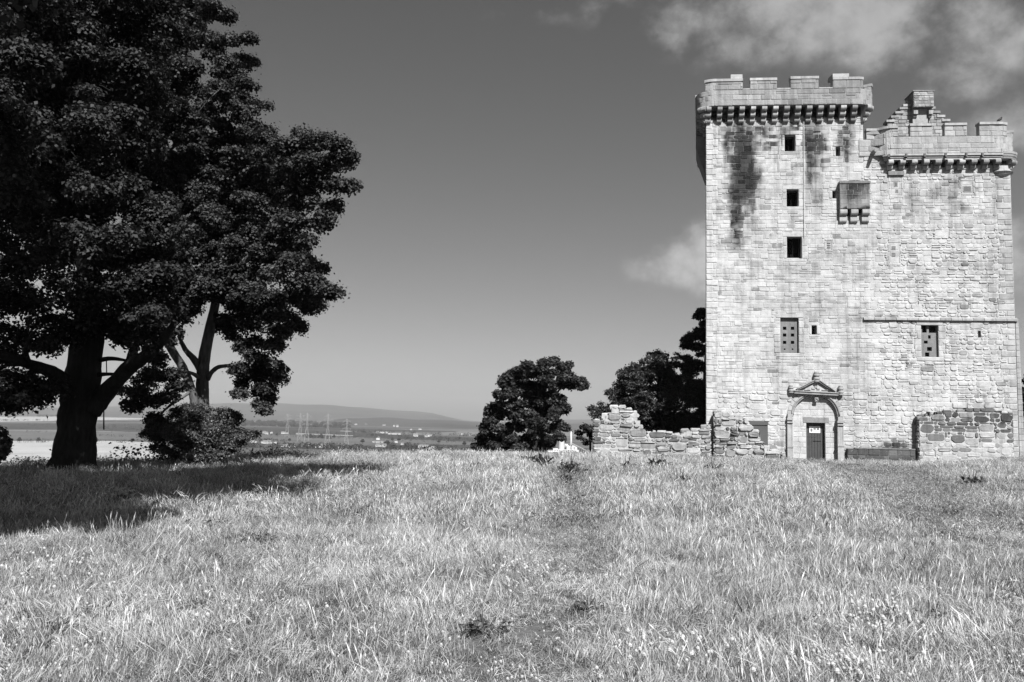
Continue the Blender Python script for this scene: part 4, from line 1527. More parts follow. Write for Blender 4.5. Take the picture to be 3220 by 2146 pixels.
# ------------------------------------------------------------------ ruined walls
def ruin(name, label, prof, off, thick, hr, wr, mkM, seed, tone, stain_shade_f=None, singles=200, zb=-0.7, rough=1.6, proud=(.02, .12), ends=True):
    """prof: list of (u, ztop)"""
    rr_ = np.random.default_rng(seed)
    us_, zt_s = [p[0] for p in prof], [p[1] for p in prof]
    root = empty(name, tuple(mkM((us_[0] + us_[-1]) / 2, 0, 0)), label, 'wall')
    S = Stones()
    f = lambda u: np.interp(u, us_, zt_s)
    rects = courses(us_[0], us_[-1], zb, max(zt_s) + .1, hr, wr, rr_, (), 40, (.45, .9, .3, .5))
    kept = []
    for (a, b, z0, z1) in rects:
        m_ = min(f(a + .04), f(b - .04), f((a + b) / 2))
        if (z0 + z1) / 2 < m_ + .02:
            kept.append((a, b, z0, z1))
    S.add(mkM, kept, rr_, tone, stain_shade_f, proud, .014, rough, -.2, cf=.11)
    # rear face
    Mb = lambda s, z, d: mkM(s, z, -thick - np.asarray(d, float))
    S2 = Stones(); S2.add(Mb, [q for q in kept if rr_.random() < 1.0], rr_, tone, None, proud, .014, rough, -.2)
    # top stones and ends
    core_ = MB()
    n_ = 40
    uu = np.linspace(us_[0] + .05, us_[-1] - .05, n_ + 1)
    for a, b in zip(uu[:-1], uu[1:]):
        h_ = min(f(a), f(b)) - .10
        core_.box(mkM, a, b, zb - .3, h_, -thick + .03, 0.0, .62)
    core_.build('rubble_core', M_RUIN, root)
    S.build(M_RUIN, root, singles)
    S2.build(M_RUIN, root, 0, 'stone', 'rear_stonework')
    if ends:
        SE = Stones()
        for ue, sg in ((us_[0], -1), (us_[-1], 1)):
            Me = lambda s, z, d, ue=ue, sg=sg: mkM(ue + sg * np.asarray(d, float), z, -np.asarray(s, float))
            SE.add(Me, courses(.0, thick, zb, f(ue), hr, (.3, .6), rr_), rr_, tone, None, (.0, .05), .014, rough, -.2)
        SE.build(M_RUIN, root, 0, 'stone', 'end_stonework')
    # loose capping stones
    TB = MB()
    u = us_[0]
    while u < us_[-1] - .2:
        wd = rr_.uniform(.25, .6)
        zt1 = f(u + wd / 2) - .14
        for dd in np.arange(-thick + .05, -.1, .34):
            hh = rr_.uniform(.08, .2)
            x0_, x1_ = u + rr_.uniform(0, .05), u + wd - rr_.uniform(0, .05)
            V = []
            for zz3, k3 in ((zt1 - .1, 0), (zt1 + hh * .6, 0), (zt1 + hh, .05)):
                for (x_, d_) in ((x0_ + k3, dd + k3), (x1_ - k3, dd + k3), (x1_ - k3, dd + .3 - k3), (x0_ + k3, dd + .3 - k3)):
                    V.append(mkM(x_ + rr_.uniform(-.02, .02), zz3 + rr_.uniform(-.03, .03), d_))
            F = [[i, (i + 1) % 4, 4 + (i + 1) % 4, 4 + i] for i in range(4)] + [[4 + i, 4 + (i + 1) % 4, 8 + (i + 1) % 4, 8 + i] for i in range(4)] + [[8, 9, 10, 11]]
            TB.add(V, F, float(tone(u, zt1)))
        u += wd
    o_ = TB.build('cap_stones', M_RUIN, root)
    o_['kind'] = 'stuff'
    return root


OFL = 1.5
prof = [C6(x, y, OFL) for x, y in [(222, 738), (318, 735), (325, 690), (400, 655), (405, 600), (470, 578), (540, 592), (640, 640), (708, 665), (725, 800), (738, 850), (870, 866), (960, 858), (1090, 890), (1200, 845), (1370, 838), (1400, 800), (1462, 792)]]
ML = lambda s, z, d: Mfront(s, z, np.asarray(d, float) + OFL)
rt = np.random.default_rng(5)


def tone_l(u, z):
    q = rt.random()
    if q < .16: return float(rt.uniform(.16, .28))
    if q < .40: return float(rt.uniform(.34, .48))
    return float(rt.uniform(.44, .68))


ruin('ruined_wall', 'broken rubble wall with a high jagged end, standing left of the tower', prof, OFL, .75, (.10, .27), (.25, .85), ML, 11, tone_l, proud=(.01, .09))
prof2 = [C6(x, y, .9) for x, y in [(1500, 700), (1515, 650), (1560, 632), (1640, 655), (1700, 692), (1790, 700), (1825, 745), (1900, 780), (1925, 850), (1985, 880), (1992, 960), (2065, 1010), (2070, 1050), (2180, 1060), (2225, 1100)]]
M2 = lambda s, z, d: Mfront(s, z, np.asarray(d, float) + .9)
ruin('ruined_wall', 'low tumbled stub of boulders and rubble leaning on the tower front beside the steel panel', prof2, .9, .75, (.14, .36), (.35, .95), M2, 12, tone_l, proud=(.02, .14))
prof2b = [C6(x, y, 1.45) for x, y in [(1462, 792), (1540, 790), (1700, 800), (1860, 830), (1900, 1000), (2050, 1060)]]
OR_ = 0.5
prof3 = [C2(x, y, OR_) for x, y in [(1622, 1118), (1700, 1104), (1800, 1086), (1900, 1078), (2060, 1076), (2110, 1082), (2160, 1082), (2275, 1092)]]
M3 = lambda s, z, d: Mfront(s, z, np.asarray(d, float) + OR_)


def tone_r(u, z):
    q = rt.random()
    top_ = z > 1.35
    if top_:
        return float(rt.uniform(.12, .28)) if q < .85 else float(rt.uniform(.4, .6))
    if z > .8:
        return float(rt.uniform(.15, .32)) if q < .5 else float(rt.uniform(.4, .6))
    return float(rt.uniform(.5, .72)) if q < .85 else float(rt.uniform(.25, .4))


def stain_r(S, Z):
    return np.clip(sstep(1.3, 2.3, Z) * .45, 0, 1)


ruin('ruined_wall', 'dark stained stub wall projecting from the right end of the tower front', prof3, OR_, .45, (.15, .33), (.3, .85), M3, 14, tone_r, stain_r, ends=True, proud=(.005, .045))

# low dark footing along the tower between door and right stub
q0, q1 = C2(1132, 1335, .25), C2(1600, 1410, .25)
ft = empty('stone_bench', tuple(Mfront((q0[0] + q1[0]) / 2, -.4, .15)), 'low dark mossy stone footing along the wall right of the door', 'footing')
MB().box(Mfront, q0[0], q1[0], -.6, q0[1] - .07, 0.02, .28, .2).build('core', M_RUIN, ft)
SFt = Stones()
SFt.add(lambda s, z, d: Mfront(s, z, np.asarray(d, float) + .28), courses(q0[0], q1[0], -.6, q0[1] - .07, (.18, .26), (.3, .7), r), r, lambda u, z: float(r.uniform(.1, .24)), None, (.01, .04))
SFt.build(M_RUIN, ft, 60)
MB().box(Mfront, q0[0] + .4, q1[0], q0[1] - .065, q0[1] - .01, 0.02, .33, .3).build('slab', M_RUIN, ft)

# kerb edging the worn ground by the door
k0, k1 = ground_px(2150 + 965 / 2.199, 800 + 1418 / 2.199, -.12), ground_px(2150 + 1222 / 2.199, 800 + 1474 / 2.199, -.1)
kr = MB()
P0, P1 = np.array([*k0, 0.]), np.array([*k1, 0.])
dd_ = (P1 - P0) / np.linalg.norm(P1 - P0); nn_ = np.array([-dd_[1], dd_[0], 0])
Mk = lambda s, z, d: P0 + dd_ * s + nn_ * d + TZ * z
for i in range(7):
    L_ = np.linalg.norm(P1 - P0)
    s0_, s1_ = L_ * i / 7 + .015, L_ * (i + 1) / 7 - .015
    mid_ = P0 + dd_ * (s0_ + s1_) / 2
    g_ = float(hz(mid_[0], mid_[1]))
    kr.box(Mk, s0_, s1_, g_ - .1, g_ + .13, 0, .16, .25)
tag(kr.build('kerb_edging', M_RUIN), 'line of dark kerb stones slanting out from the tower door', 'kerb')


# ------------------------------------------------------------------ foliage
def leaf_mesh(name, C, Nrm, size, tone, mat, r_, fold=0.35, aspect=0.8):
    n = len(C)
    Nrm = Nrm / np.linalg.norm(Nrm, axis=1)[:, None]
    t_ = r_.normal(size=(n, 3))
    a = np.cross(Nrm, t_); a /= np.linalg.norm(a, axis=1)[:, None] + 1e-9
    b = np.cross(Nrm, a)
    s = size[:, None]
    V = np.empty((n, 4, 3), np.float32)
    V[:, 0] = C - a * s * .5
    V[:, 1] = C + b * s * .5 * aspect + Nrm * s * fold * .3 + a * s * .08
    V[:, 2] = C + a * s * .5 - Nrm * s * fold * .2
    V[:, 3] = C - b * s * .5 * aspect + Nrm * s * fold * .3 + a * s * .08
    F = np.arange(n * 4, dtype=np.int32).reshape(n, 4)
    return mesh_np(name, V.reshape(-1, 3), F, mat, np.repeat(tone, 4))


def clump_leaves(cc, cr, n, r_, up=0.7, flat=0.6, loose=0.35):
    """n leaves per clump on the upper shells of flattened domes; cc (m,3), cr (m,)"""
    m = len(cc)
    idx = r_.integers(0, m, n) if np.isscalar(n) else n
    d = r_.normal(size=(len(idx), 3))
    d[:, 2] = np.abs(d[:, 2]) * r_.choice([1, 1, 1, -.5], len(idx))
    d /= np.linalg.norm(d, axis=1)[:, None]
    rad = cr[idx] * (1 - loose * r_.random(len(idx)) ** 1.5)
    P = d * rad[:, None]
    P[:, 2] *= flat
    C = cc[idx] + P + r_.normal(size=P.shape) * (.035 + .13 * cr[idx] * (r_.random(len(idx)) < .35))[:, None]
    N = d * .7 + np.array([0, 0, up]) + r_.normal(size=P.shape) * .55
    return C, N, idx


def crown(lobes, n_leaves, size, r_, clump=(0.45, 0.95), dens=1.0, flat=.6, squash=0.85):
    """lobes: (x,y,z,r). clumps on and inside each lobe's shell"""
    cc, cr = [], []
    for (x, y, z, rad) in lobes:
        k = max(3, int(dens * 5.0 * rad ** 1.7 + 2))
        d = r_.normal(size=(k, 3)); d /= np.linalg.norm(d, axis=1)[:, None]
        rr_ = rad * (0.45 + 0.5 * r_.random(k) ** .6)
        p = d * rr_[:, None]
        p[:, 2] *= squash
        cc.append(np.array([x, y, z]) + p)
        cr.append(r_.uniform(clump[0], clump[1], k) * min(1.0, .45 + rad * .35))
    cc = np.concatenate(cc); cr = np.concatenate(cr)
    w_ = cr ** 2; w_ /= w_.sum()
    idx = r_.choice(len(cc), n_leaves, p=w_)
    C, N, idx = clump_leaves(cc, cr, idx, r_, flat=flat)
    ctone = r_.uniform(.2, .8, len(cc))
    tone = np.clip(ctone[idx] + r_.normal(size=len(idx)) * .13, 0, 1)
    S = r_.uniform(size * .65, size * 1.25, len(C))
    return C, N, S, tone, cc


def fill_lobes(poly, n, Y, dy, rpx, r_):
    """lobes scattered through the body of a crown, kept inside its outline"""
    o = []
    xs_ = [p[0] for p in poly]; ys_ = [p[1] for p in poly]
    tries = 0
    while len(o) < n and tries < 20000:
        tries += 1
        x, y, q = r_.uniform(min(xs_), max(xs_)), r_.uniform(min(ys_), max(ys_)), r_.uniform(*rpx)
        if all(inside(x + q * .9 * math.cos(a), y + q * .75 * math.sin(a), poly) for a in np.linspace(0, 6.28, 9)):
            o.append(S2(x, y, Y + r_.uniform(*dy), q))
    return o


def inside(x, y, poly):
    c_ = False
    for i in range(len(poly)):
        (x0_, y0_), (x1_, y1_) = poly[i - 1], poly[i]
        if (y0_ > y) != (y1_ > y) and x < (x1_ - x0_) * (y - y0_) / (y1_ - y0_) + x0_:
            c_ = not c_
    return c_


def S2(x, y, Y, rpx):
    """circle in the 2353-wide view at depth Y -> lobe"""
    p = at(x * 1.3685, y * 1.3685, Y)
    return (p[0], p[1], p[2], rpx * 1.3685 / FOC * Y)


def limb_path(p0, p1, sag, r_, n=6):
    p0, p1 = np.array(p0), np.array(p1)
    L = np.linalg.norm(p1 - p0)
    out_ = []
    w_ = r_.normal(size=3) * L * .07
    for t_ in np.linspace(0, 1, n):
        out_.append(p0 * (1 - t_) + p1 * t_ + np.array([0, 0, sag * L]) * math.sin(math.pi * t_) + w_ * math.sin(2 * math.pi * t_))
    return out_


def twigs(mbd, lobes, cc, anchors, r_, rad=.06, maxn=400, sides=5):
    """a limb from the nearest anchor to each lobe, and twigs to clump centres"""
    A = np.array([a[0] for a in anchors]); AR = np.array([a[1] for a in anchors])
    L3 = np.array([l[:3] for l in lobes])
    # every lobe hangs from the nearest stem point or lobe already reached, so limbs fork instead of crowding
    P, Rr = [tuple(q) for q in A], list(AR)
    todo = list(range(len(L3)))
    d0 = [min(np.linalg.norm(A - l, axis=1)) for l in L3]
    todo.sort(key=lambda i: d0[i])
    uses = [0] * len(P)
    for i in todo:
        l = L3[i]
        PP = np.array(P)
        cost = np.linalg.norm(PP - l, axis=1) * (1 + .25 * np.array(uses)) + np.maximum(PP[:, 2] - l[2] - .2, 0) * .6
        k = int(np.argmin(cost))
        uses[k] += 1
        r0 = min(Rr[k] * .55, .05 + .012 * np.linalg.norm(PP[k] - l))
        pth = limb_path(P[k], l, .05, r_, 6)
        mbd.tube(pth, list(np.linspace(r0, max(.012, r0 * .55), 6)), 6)
        P.append(tuple(l)); Rr.append(r0 * .8); uses.append(0)
    sel = r_.choice(len(cc), min(maxn, len(cc)), replace=False)
    for q in sel:
        c = cc[q]
        k = int(np.argmin(np.linalg.norm(L3 - c, axis=1)))
        pth = limb_path(L3[k] * .9 + c * .1, c, .03, r_, 4)
        mbd.tube(pth, [.016, .013, .010, .006], 3, cap=False)


def tree(name, label, lobes, n_leaves, size, stems, seed, bark, leaf=M_LEAF, base=None, maxtw=300, group=None, **kw):
    r_ = np.random.default_rng(seed)
    random.seed(seed)
    root = empty(name, tuple(base), label, 'bush' if 'bush' in name else 'tree', group)
    tk = MB()
    anchors = []
    for pts_, rads in stems:
        # smooth the stem
        P = np.array(pts_); tt = np.linspace(0, len(P) - 1, (len(P) - 1) * 4 + 1)
        Q = np.stack([np.interp(tt, range(len(P)), P[:, i]) for i in range(3)], 1)
        for _ in range(2):
            Q[1:-1] = Q[1:-1] * .5 + (Q[:-2] + Q[2:]) * .25
        rr_ = np.interp(tt, range(len(P)), rads)
        tk.tube([tuple(q) for q in Q], list(rr_), 12, wob=.07)
        anchors += [(Q[i], rr_[i]) for i in range(len(Q) // 2 if rads[0] > .3 else len(Q) // 3, len(Q), 2)]
    tk.build('trunk', bark, root, True)
    C, N, S, T, cc = crown(lobes, n_leaves, size, r_, **kw)
    if maxtw:
        br = MB()
        twigs(br, lobes, cc, anchors, r_, maxn=maxtw)
        br.build('branches', bark, root, True)['kind'] = 'stuff'
    o = put('crown', leaf_mesh('crown', C, N, S, T, leaf, r_), root)
    return root


rl = np.random.default_rng(21)
# --- great dark tree on the left, trunk about 26 m away
def T1(x, y, Y): return tuple(at(x / 1.96, 800 + y / 1.96, Y))


YT = 26.2
gb = at(228, 1470, YT)
bz = float(hz(gb[0], gb[1]))
k_ = YT / FOC / 1.96
st1 = [([T1(446, 1375, YT), T1(448, 1335, YT), T1(455, 1270, YT), T1(465, 1150, YT), T1(478, 1000, YT), T1(492, 880, YT), T1(520, 700, YT), T1(545, 480, YT), T1(550, 250, YT), T1(540, 0, YT), T1(560, -300, YT)],
        [215 * k_, 160 * k_, 132 * k_, 118 * k_, 112 * k_, 112 * k_, 100 * k_, 92 * k_, 80 * k_, 62 * k_, 30 * k_]),
       ([T1(560, 960, YT), T1(640, 870, YT), T1(720, 780, YT - .5), T1(800, 690, YT - 1), T1(880, 640, YT - 1.5), T1(980, 560, YT - 2), T1(1080, 420, YT - 2.5)], [70 * k_, 58 * k_, 46 * k_, 44 * k_, 38 * k_, 28 * k_, 16 * k_]),
       ([T1(470, 900, YT), T1(370, 760, YT - .6), T1(290, 710, YT - 1.2), T1(180, 680, YT - 1.8), T1(80, 640, YT - 2.5), T1(-80, 600, YT - 3.5)], [60 * k_, 48 * k_, 36 * k_, 30 * k_, 26 * k_, 18 * k_]),
       ([T1(180, 690, YT - 1.8), T1(150, 600, YT - 2.5), T1(200, 480, YT - 3)], [20 * k_, 15 * k_, 8 * k_]),
       ([T1(800, 690, YT - 1), T1(830, 560, YT - 1), T1(850, 440, YT - .5)], [34 * k_, 24 * k_, 14 * k_]),
       ([T1(600, 655, YT), T1(690, 640, YT - .3), T1(780, 655, YT - .8)], [16 * k_, 13 * k_, 8 * k_]),
       ([T1(590, 745, YT), T1(660, 738, YT - .3), T1(730, 742, YT - .6)], [14 * k_, 11 * k_, 9 * k_]),
       ([T1(330, 790, YT - 1.5), T1(180, 780, YT - 2), T1(80, 830, YT - 2.6), T1(-60, 880, YT - 3)], [11 * k_, 10 * k_, 8 * k_, 6 * k_])]
lob1 = []
for (x, y, rp, dy) in [(40, 40, 110, -6), (170, 60, 90, -4), (280, 40, 70, -2), (370, 40, 55, 0), (60, 180, 100, -7), (190, 190, 90, -5), (280, 130, 55, -1), (40, 330, 100, -7), (150, 320, 90, -6), (250, 300, 70, -4), (310, 340, 55, -2),
                       (50, 470, 90, -7), (150, 450, 90, -6), (250, 430, 80, -4), (330, 450, 70, -3), (40, 600, 80, -6), (130, 570, 75, -3), (220, 560, 80, -5), (310, 560, 75, -3), (380, 530, 60, -2), (60, 700, 65, -4), (160, 680, 70, -4),
                       (250, 680, 70, -3), (330, 660, 65, -2), (390, 640, 60, -2), (30, 770, 40, -3), (280, 750, 45, -2), (350, 740, 50, -2), (120, 760, 38, -3), (200, 740, 45, -2), (400, 720, 40, -2), (20, 900, 38, -3), (60, 920, 30, -3), (95, 905, 22, -3), (0, 850, 30, -3), (60, 790, 24, -3), (100, 800, 18, -3), (140, 785, 18, -2), (285, 775, 24, -2), (255, 765, 20, -2), (350, 780, 26, -2), (385, 765, 26, -2), (320, 765, 26, -2), (10, 800, 26, -3), (120, 890, 14, -3), (60, 870, 20, -3), (30, 940, 18, -3),
                       (300, 250, 40, -1), (-60, 500, 110, -6), (-80, 250, 120, -7), (-60, 700, 90, -5), (-100, 50, 120, -6), (100, -80, 130, -4), (260, -90, 110, -3)]:
    lob1.append(S2(x, y, YT + dy + rl.uniform(-1, 1) + 1.0, rp * .92))
lob1 += fill_lobes([(-60, -60), (420, -60), (450, 60), (440, 200), (470, 330), (430, 460), (440, 600), (420, 700), (330, 790), (230, 770), (170, 700), (-60, 760)], 52, YT, (-3, 3), (34, 60), rl)
# back of the crown, so that it stands as a whole tree
for _ in range(14):
    a = rl.uniform(0, math.pi); rr_ = rl.uniform(3, 8)
    lob1.append((gb[0] - abs(rr_ * math.cos(a)) * .9, gb[1] + rr_ * math.sin(a), rl.uniform(8, 15), rl.uniform(1.2, 2.0)))
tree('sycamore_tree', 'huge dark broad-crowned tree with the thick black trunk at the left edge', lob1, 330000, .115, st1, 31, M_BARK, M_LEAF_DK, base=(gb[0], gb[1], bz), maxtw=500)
# rope hanging from the limb
rp0 = T1(640, 925, YT - .4); rp1 = T1(640, 1082, YT - .4)
tag(MB().tube([rp0, (rp0[0] + .02, rp0[1], (rp0[2] + rp1[2]) / 2), rp1], [.018, .018, .022], 6).build('rope', M_ROPE), 'short rope hanging straight down right of the thick trunk', 'rope')
rp0 = T1(655, 640, YT - .4); rp1 = T1(658, 738, YT - .4)
tag(MB().tube([rp0, rp1], [.015, .015], 6).build('rope', M_ROPE), 'short rope between the two thin side branches of the thick trunk', 'rope')

# --- second tree, lit from the right, about 33 m away
Y2 = 32.5
k_ = Y2 / FOC / 1.96
sb = at(640, 1440, Y2)
st2 = [([T1(1250, 1240, Y2), T1(1252, 1100, Y2), T1(1250, 940, Y2), T1(1246, 800, Y2), T1(1258, 640, Y2), T1(1285, 500, Y2), T1(1330, 300, Y2), T1(1340, 100, Y2), T1(1240, -200, Y2 - .5), T1(1100, -560, Y2 - 1), T1(1000, -800, Y2 - 1)],
        [48 * k_, 44 * k_, 36 * k_, 38 * k_, 36 * k_, 32 * k_, 27 * k_, 26 * k_, 24 * k_, 20 * k_, 14 * k_]),
       ([T1(1240, 1150, Y2), T1(1205, 950, Y2 - .2), T1(1185, 840, Y2 - .3), T1(1130, 700, Y2 - .6), T1(1050, 580, Y2 - .8), T1(980, 420, Y2 - 1), T1(930, 200, Y2 - 1)], [34 * k_, 26 * k_, 25 * k_, 26 * k_, 25 * k_, 20 * k_, 12 * k_]),
       ([T1(1230, 700, Y2), T1(1190, 640, Y2 - .3), T1(1140, 590, Y2 - .5), T1(1100, 500, Y2 - .6)], [24 * k_, 20 * k_, 15 * k_, 10 * k_]),
       ([T1(1225, 760, Y2 - .2), T1(1190, 735, Y2 - .6), T1(1110, 712, Y2 - .9)], [13 * k_, 11 * k_, 6 * k_]),
       ([T1(1280, 770, Y2), T1(1300, 730, Y2 - .2), T1(1340, 695, Y2 - .4), T1(1410, 685, Y2 - .8), T1(1520, 700, Y2 - 1)], [16 * k_, 14 * k_, 13 * k_, 10 * k_, 6 * k_]),
       ([T1(1340, 250, Y2), T1(1500, 60, Y2 - .6), T1(1600, -80, Y2 - 1), T1(1800, -260, Y2 - 2)], [20 * k_, 16 * k_, 12 * k_, 6 * k_]),
       ([T1(1340, 100, Y2), T1(1120, -500, Y2 - 1), T1(1010, -600, Y2 - 1), T1(970, -700, Y2 - 1.2), T1(985, -790, Y2 - 1.5)], [18 * k_, 18 * k_, 22 * k_, 16 * k_, 10 * k_]),
       ([T1(1010, -600, Y2 - 1), T1(1100, -700, Y2 - 1.4), T1(1160, -790, Y2 - 2), T1(1250, -900, Y2 - 2)], [12 * k_, 12 * k_, 10 * k_, 5 * k_]),
       ([T1(970, -700, Y2 - 1), T1(850, -1000, Y2 - 1), T1(820, -1100, Y2 - 1.2), T1(790, -1200, Y2 - 1.3)], [18 * k_, 24 * k_, 18 * k_, 10 * k_]),
       ([T1(850, -1000, Y2 - 1), T1(872, -1150, Y2 - 1.3), T1(920, -1280, Y2 - 1.8), T1(950, -1370, Y2 - 2)], [14 * k_, 16 * k_, 12 * k_, 8 * k_]),
       ([T1(800, -1150, Y2 - 1), T1(760, -1300, Y2 - 1.5), T1(735, -1450, Y2 - 2)], [9 * k_, 8 * k_, 5 * k_])]
lob2 = []
for (x, y, rp, dy) in [(430, 30, 55, 0), (380, -20, 60, 0), (460, 90, 42, 0), (510, 95, 38, -1), (555, 100, 30, -1), (560, 135, 28, -1), (490, 150, 50, -2), (540, 185, 28, -1), (440, 170, 38, -1), (500, 210, 45, -3), (570, 215, 38, -2),
                       (590, 260, 34, -2), (540, 250, 45, -2), (580, 300, 28, -2), (470, 270, 36, -2), (520, 300, 32, -1), (400, 260, 35, -2), (430, 320, 30, -1), (350, 200, 35, 1), (400, 120, 35, 0), (330, 110, 30, 1), (470, 350, 30, 0),
                       (700, 330, 34, -4), (740, 325, 28, -5), (660, 345, 40, -4), (780, 355, 30, -5), (720, 370, 42, -5), (795, 345, 22, -5), (620, 350, 30, -2), (760, 400, 40, -5), (690, 400, 42, -4), (640, 400, 42, -3), (600, 410, 40, -2),
                       (730, 450, 38, -5), (790, 430, 20, -5), (770, 470, 26, -5), (660, 460, 42, -4), (590, 470, 45, -3), (540, 430, 45, -1), (700, 505, 38, -5), (740, 510, 20, -5), (640, 520, 42, -4), (570, 530, 45, -3), (510, 500, 48, -2), (450, 470, 48, -1),
                       (690, 545, 26, -4), (620, 575, 40, -4), (680, 600, 36, -4), (720, 620, 30, -4), (735, 655, 26, -4), (760, 675, 18, -4), (650, 640, 38, -4), (700, 665, 32, -4), (600, 630, 42, -3), (550, 590, 45, -3), (490, 570, 50, -2), (430, 560, 50, -1), (710, 710, 16, -3),
                       (640, 700, 32, -3), (590, 690, 38, -3), (540, 660, 42, -2), (480, 650, 45, -2), (430, 640, 45, -1), (680, 745, 26, -3), (655, 775, 22, -3), (630, 730, 30, -3), (580, 745, 34, -2), (540, 730, 34, -2), (620, 800, 24, -3), (640, 845, 18, -2), (580, 800, 28, -2), (560, 850, 20, -2),
                       (590, 830, 20, -2), (608, 845, 16, -2), (600, 870, 15, -2), (585, 860, 14, -2), (612, 890, 11, -2), (598, 900, 10, -2), (616, 915, 7, -2), (600, 930, 6, -2), (606, 945, 4, -2), (562, 865, 9, -2), (555, 885, 7, -2), (550, 905, 4, -2), (640, 870, 8, -2), (575, 820, 22, -2), (555, 800, 18, -2), (530, 770, 24, -1), (400, 210, 38, 0), (370, 160, 28, .5), (420, 380, 40, 0), (500, 400, 40, 0), (560, 370, 30, 0), (360, 290, 34, .5), (510, 50, 26, 0), (480, 30, 30, 0), (430, 730, 30, -1), (400, 700, 40, -1), (390, 780, 20, -1), (380, 860, 26, -2), (345, 880, 32, -2), (310, 890, 26, -2), (330, 925, 28, -2), (370, 920, 24, -2), (410, 895, 16, -2), (300, 930, 14, -2), (355, 840, 26, -2), (365, 960, 18, -1)]:
    lob2.append(S2(x, y, Y2 + dy + rl.uniform(-.8, .8), rp * .95))
CR2 = [(330, -40), (450, -40), (500, 50), (560, 85), (575, 150), (605, 200), (615, 260), (605, 330), (660, 300), (750, 305), (815, 340), (805, 400), (800, 470), (750, 530), (715, 560), (760, 610), (780, 665), (735, 705), (695, 745), (680, 790), (655, 800), (650, 850), (560, 850), (540, 800), (500, 760), (480, 700), (340, 720), (300, 400)]
lob2 += [S2(x_, y_, Y2 - 2.6, q_) for x_, y_, q_ in [(480, 655, 42), (515, 640, 40), (525, 690, 26), (455, 685, 34), (495, 600, 45), (540, 660, 30)]]
lob2 += fill_lobes(CR2, 62, Y2, (-3, 1.5), (20, 40), rl)
for _ in range(16):
    a = rl.uniform(0, math.pi); rr_ = rl.uniform(2, 5)
    lob2.append((sb[0] + rr_ * math.cos(a) * .45 - .6, sb[1] + rr_ * math.sin(a), rl.uniform(7.5, 12), rl.uniform(1.0, 1.6)))
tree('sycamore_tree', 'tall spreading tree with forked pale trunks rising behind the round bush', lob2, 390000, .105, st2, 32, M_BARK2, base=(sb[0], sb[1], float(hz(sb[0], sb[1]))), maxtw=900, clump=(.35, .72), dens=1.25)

# --- a tall tree just outside the frame on the left whose crown shades the near grass
lob0 = []
sh = [(-60, 1075), (120, 1070), (300, 1068), (450, 1068), (560, 1062), (700, 1072), (790, 1073), (835, 1080), (780, 1092), (690, 1096), (660, 1108), (610, 1108), (600, 1124), (480, 1128), (400, 1140), (335, 1142), (325, 1106), (238, 1104), (226, 1152), (200, 1195), (120, 1200), (60, 1225), (-60, 1240)]
shp = [ground_px(x * 1.3685, y * 1.3685, .1) for x, y in sh]


def inside(x, y, poly):
    c_ = False
    for i in range(len(poly)):
        (x0_, y0_), (x1_, y1_) = poly[i - 1], poly[i]
        if (y0_ > y) != (y1_ > y) and x < (x1_ - x0_) * (y - y0_) / (y1_ - y0_) + x0_:
            c_ = not c_
    return c_


# the visible edge of the shadow tells where the crown above it hangs (its height is free, above the picture)
xs_, ys_ = [p[0] for p in shp], [p[1] for p in shp]
while len(lob0) < 120:
    X_, Y_ = rl.uniform(-17, max(xs_)), rl.uniform(min(ys_), max(ys_))
    if not inside(X_, Y_, shp): continue
    zc = rl.uniform(7.5, 19)
    k_ = zc / sdir.z
    cx_, cy_ = X_ + sdir.x * k_, Y_ + sdir.y * k_
    rad = rl.uniform(.8, 1.2)
    if zc - rad < EYE + .51 * max(cy_, 0) + 1.0 and not cx_ < -.62 * cy_: continue
    lob0.append((cx_, cy_, zc, rad))
ob = (-9.0, 1.0)
obz = float(hz(*ob))
tree('sycamore_tree', 'dark overhanging tree at the top left corner of the picture', lob0, 120000, .19, [([(ob[0], ob[1], obz - .2), (ob[0], ob[1], 3), (ob[0] + .5, ob[1] + .5, 7), (-6.5, 4, 12), (-5, 5, 16)], [.7, .55, .45, .3, .1])], 33, M_BARK, base=(*ob, obz), maxtw=160)

# --- dark sapling foliage at the far left edge
Y_ = 24.0
lobs = [S2(x, y, Y_, rp) for x, y, rp in [(-6, 1020, 22), (2, 1045, 16), (-14, 1060, 24), (-20, 1000, 24)]]
p = at(-15 * 1.37, 1460, Y_)
tree('elder_bush', 'small dark leafy bush cut off by the left edge below the branches', lobs, 3500, .11, [([(p[0], p[1], float(hz(p[0], p[1])) - .1), (p[0], p[1], 0.6), (p[0], p[1], 1.2)], [.05, .04, .02])], 34, M_BARK, M_BUSH, (p[0], p[1], float(hz(p[0], p[1]))), 20, clump=(.15, .3))

# --- round bush in front of the second tree
Y3 = 30.5
lobs = [S2(x, y, Y3 + dy, rp) for x, y, rp, dy in [(455, 975, 40, 0), (400, 975, 38, 0), (360, 985, 28, 0), (345, 1000, 16, .3), (510, 975, 38, 0), (545, 990, 30, 0), (565, 1000, 18, .2), (430, 1005, 48, -.6), (490, 1005, 48, -.6), (380, 1015, 32, -.3), (540, 1020, 28, -.3), (450, 955, 28, .4), (500, 955, 22, .4), (415, 950, 20, .5), (450, 1030, 40, -1), (500, 1035, 32, -1), (400, 1035, 25, -.8), (460, 1000, 50, 1.5)]]
p = at(455 * 1.3685, 1440, Y3)
pb_ = float(hz(p[0], p[1]))
bst = []
for q in range(7):
    a = rl.uniform(0, 6.28)
    bst.append(([(p[0], p[1], pb_ - .1), (p[0] + .5 * math.cos(a), p[1] + .5 * math.sin(a), pb_ + .6), (p[0] + 1.1 * math.cos(a), p[1] + 1.1 * math.sin(a), pb_ + 1.3)], [.05, .035, .015]))
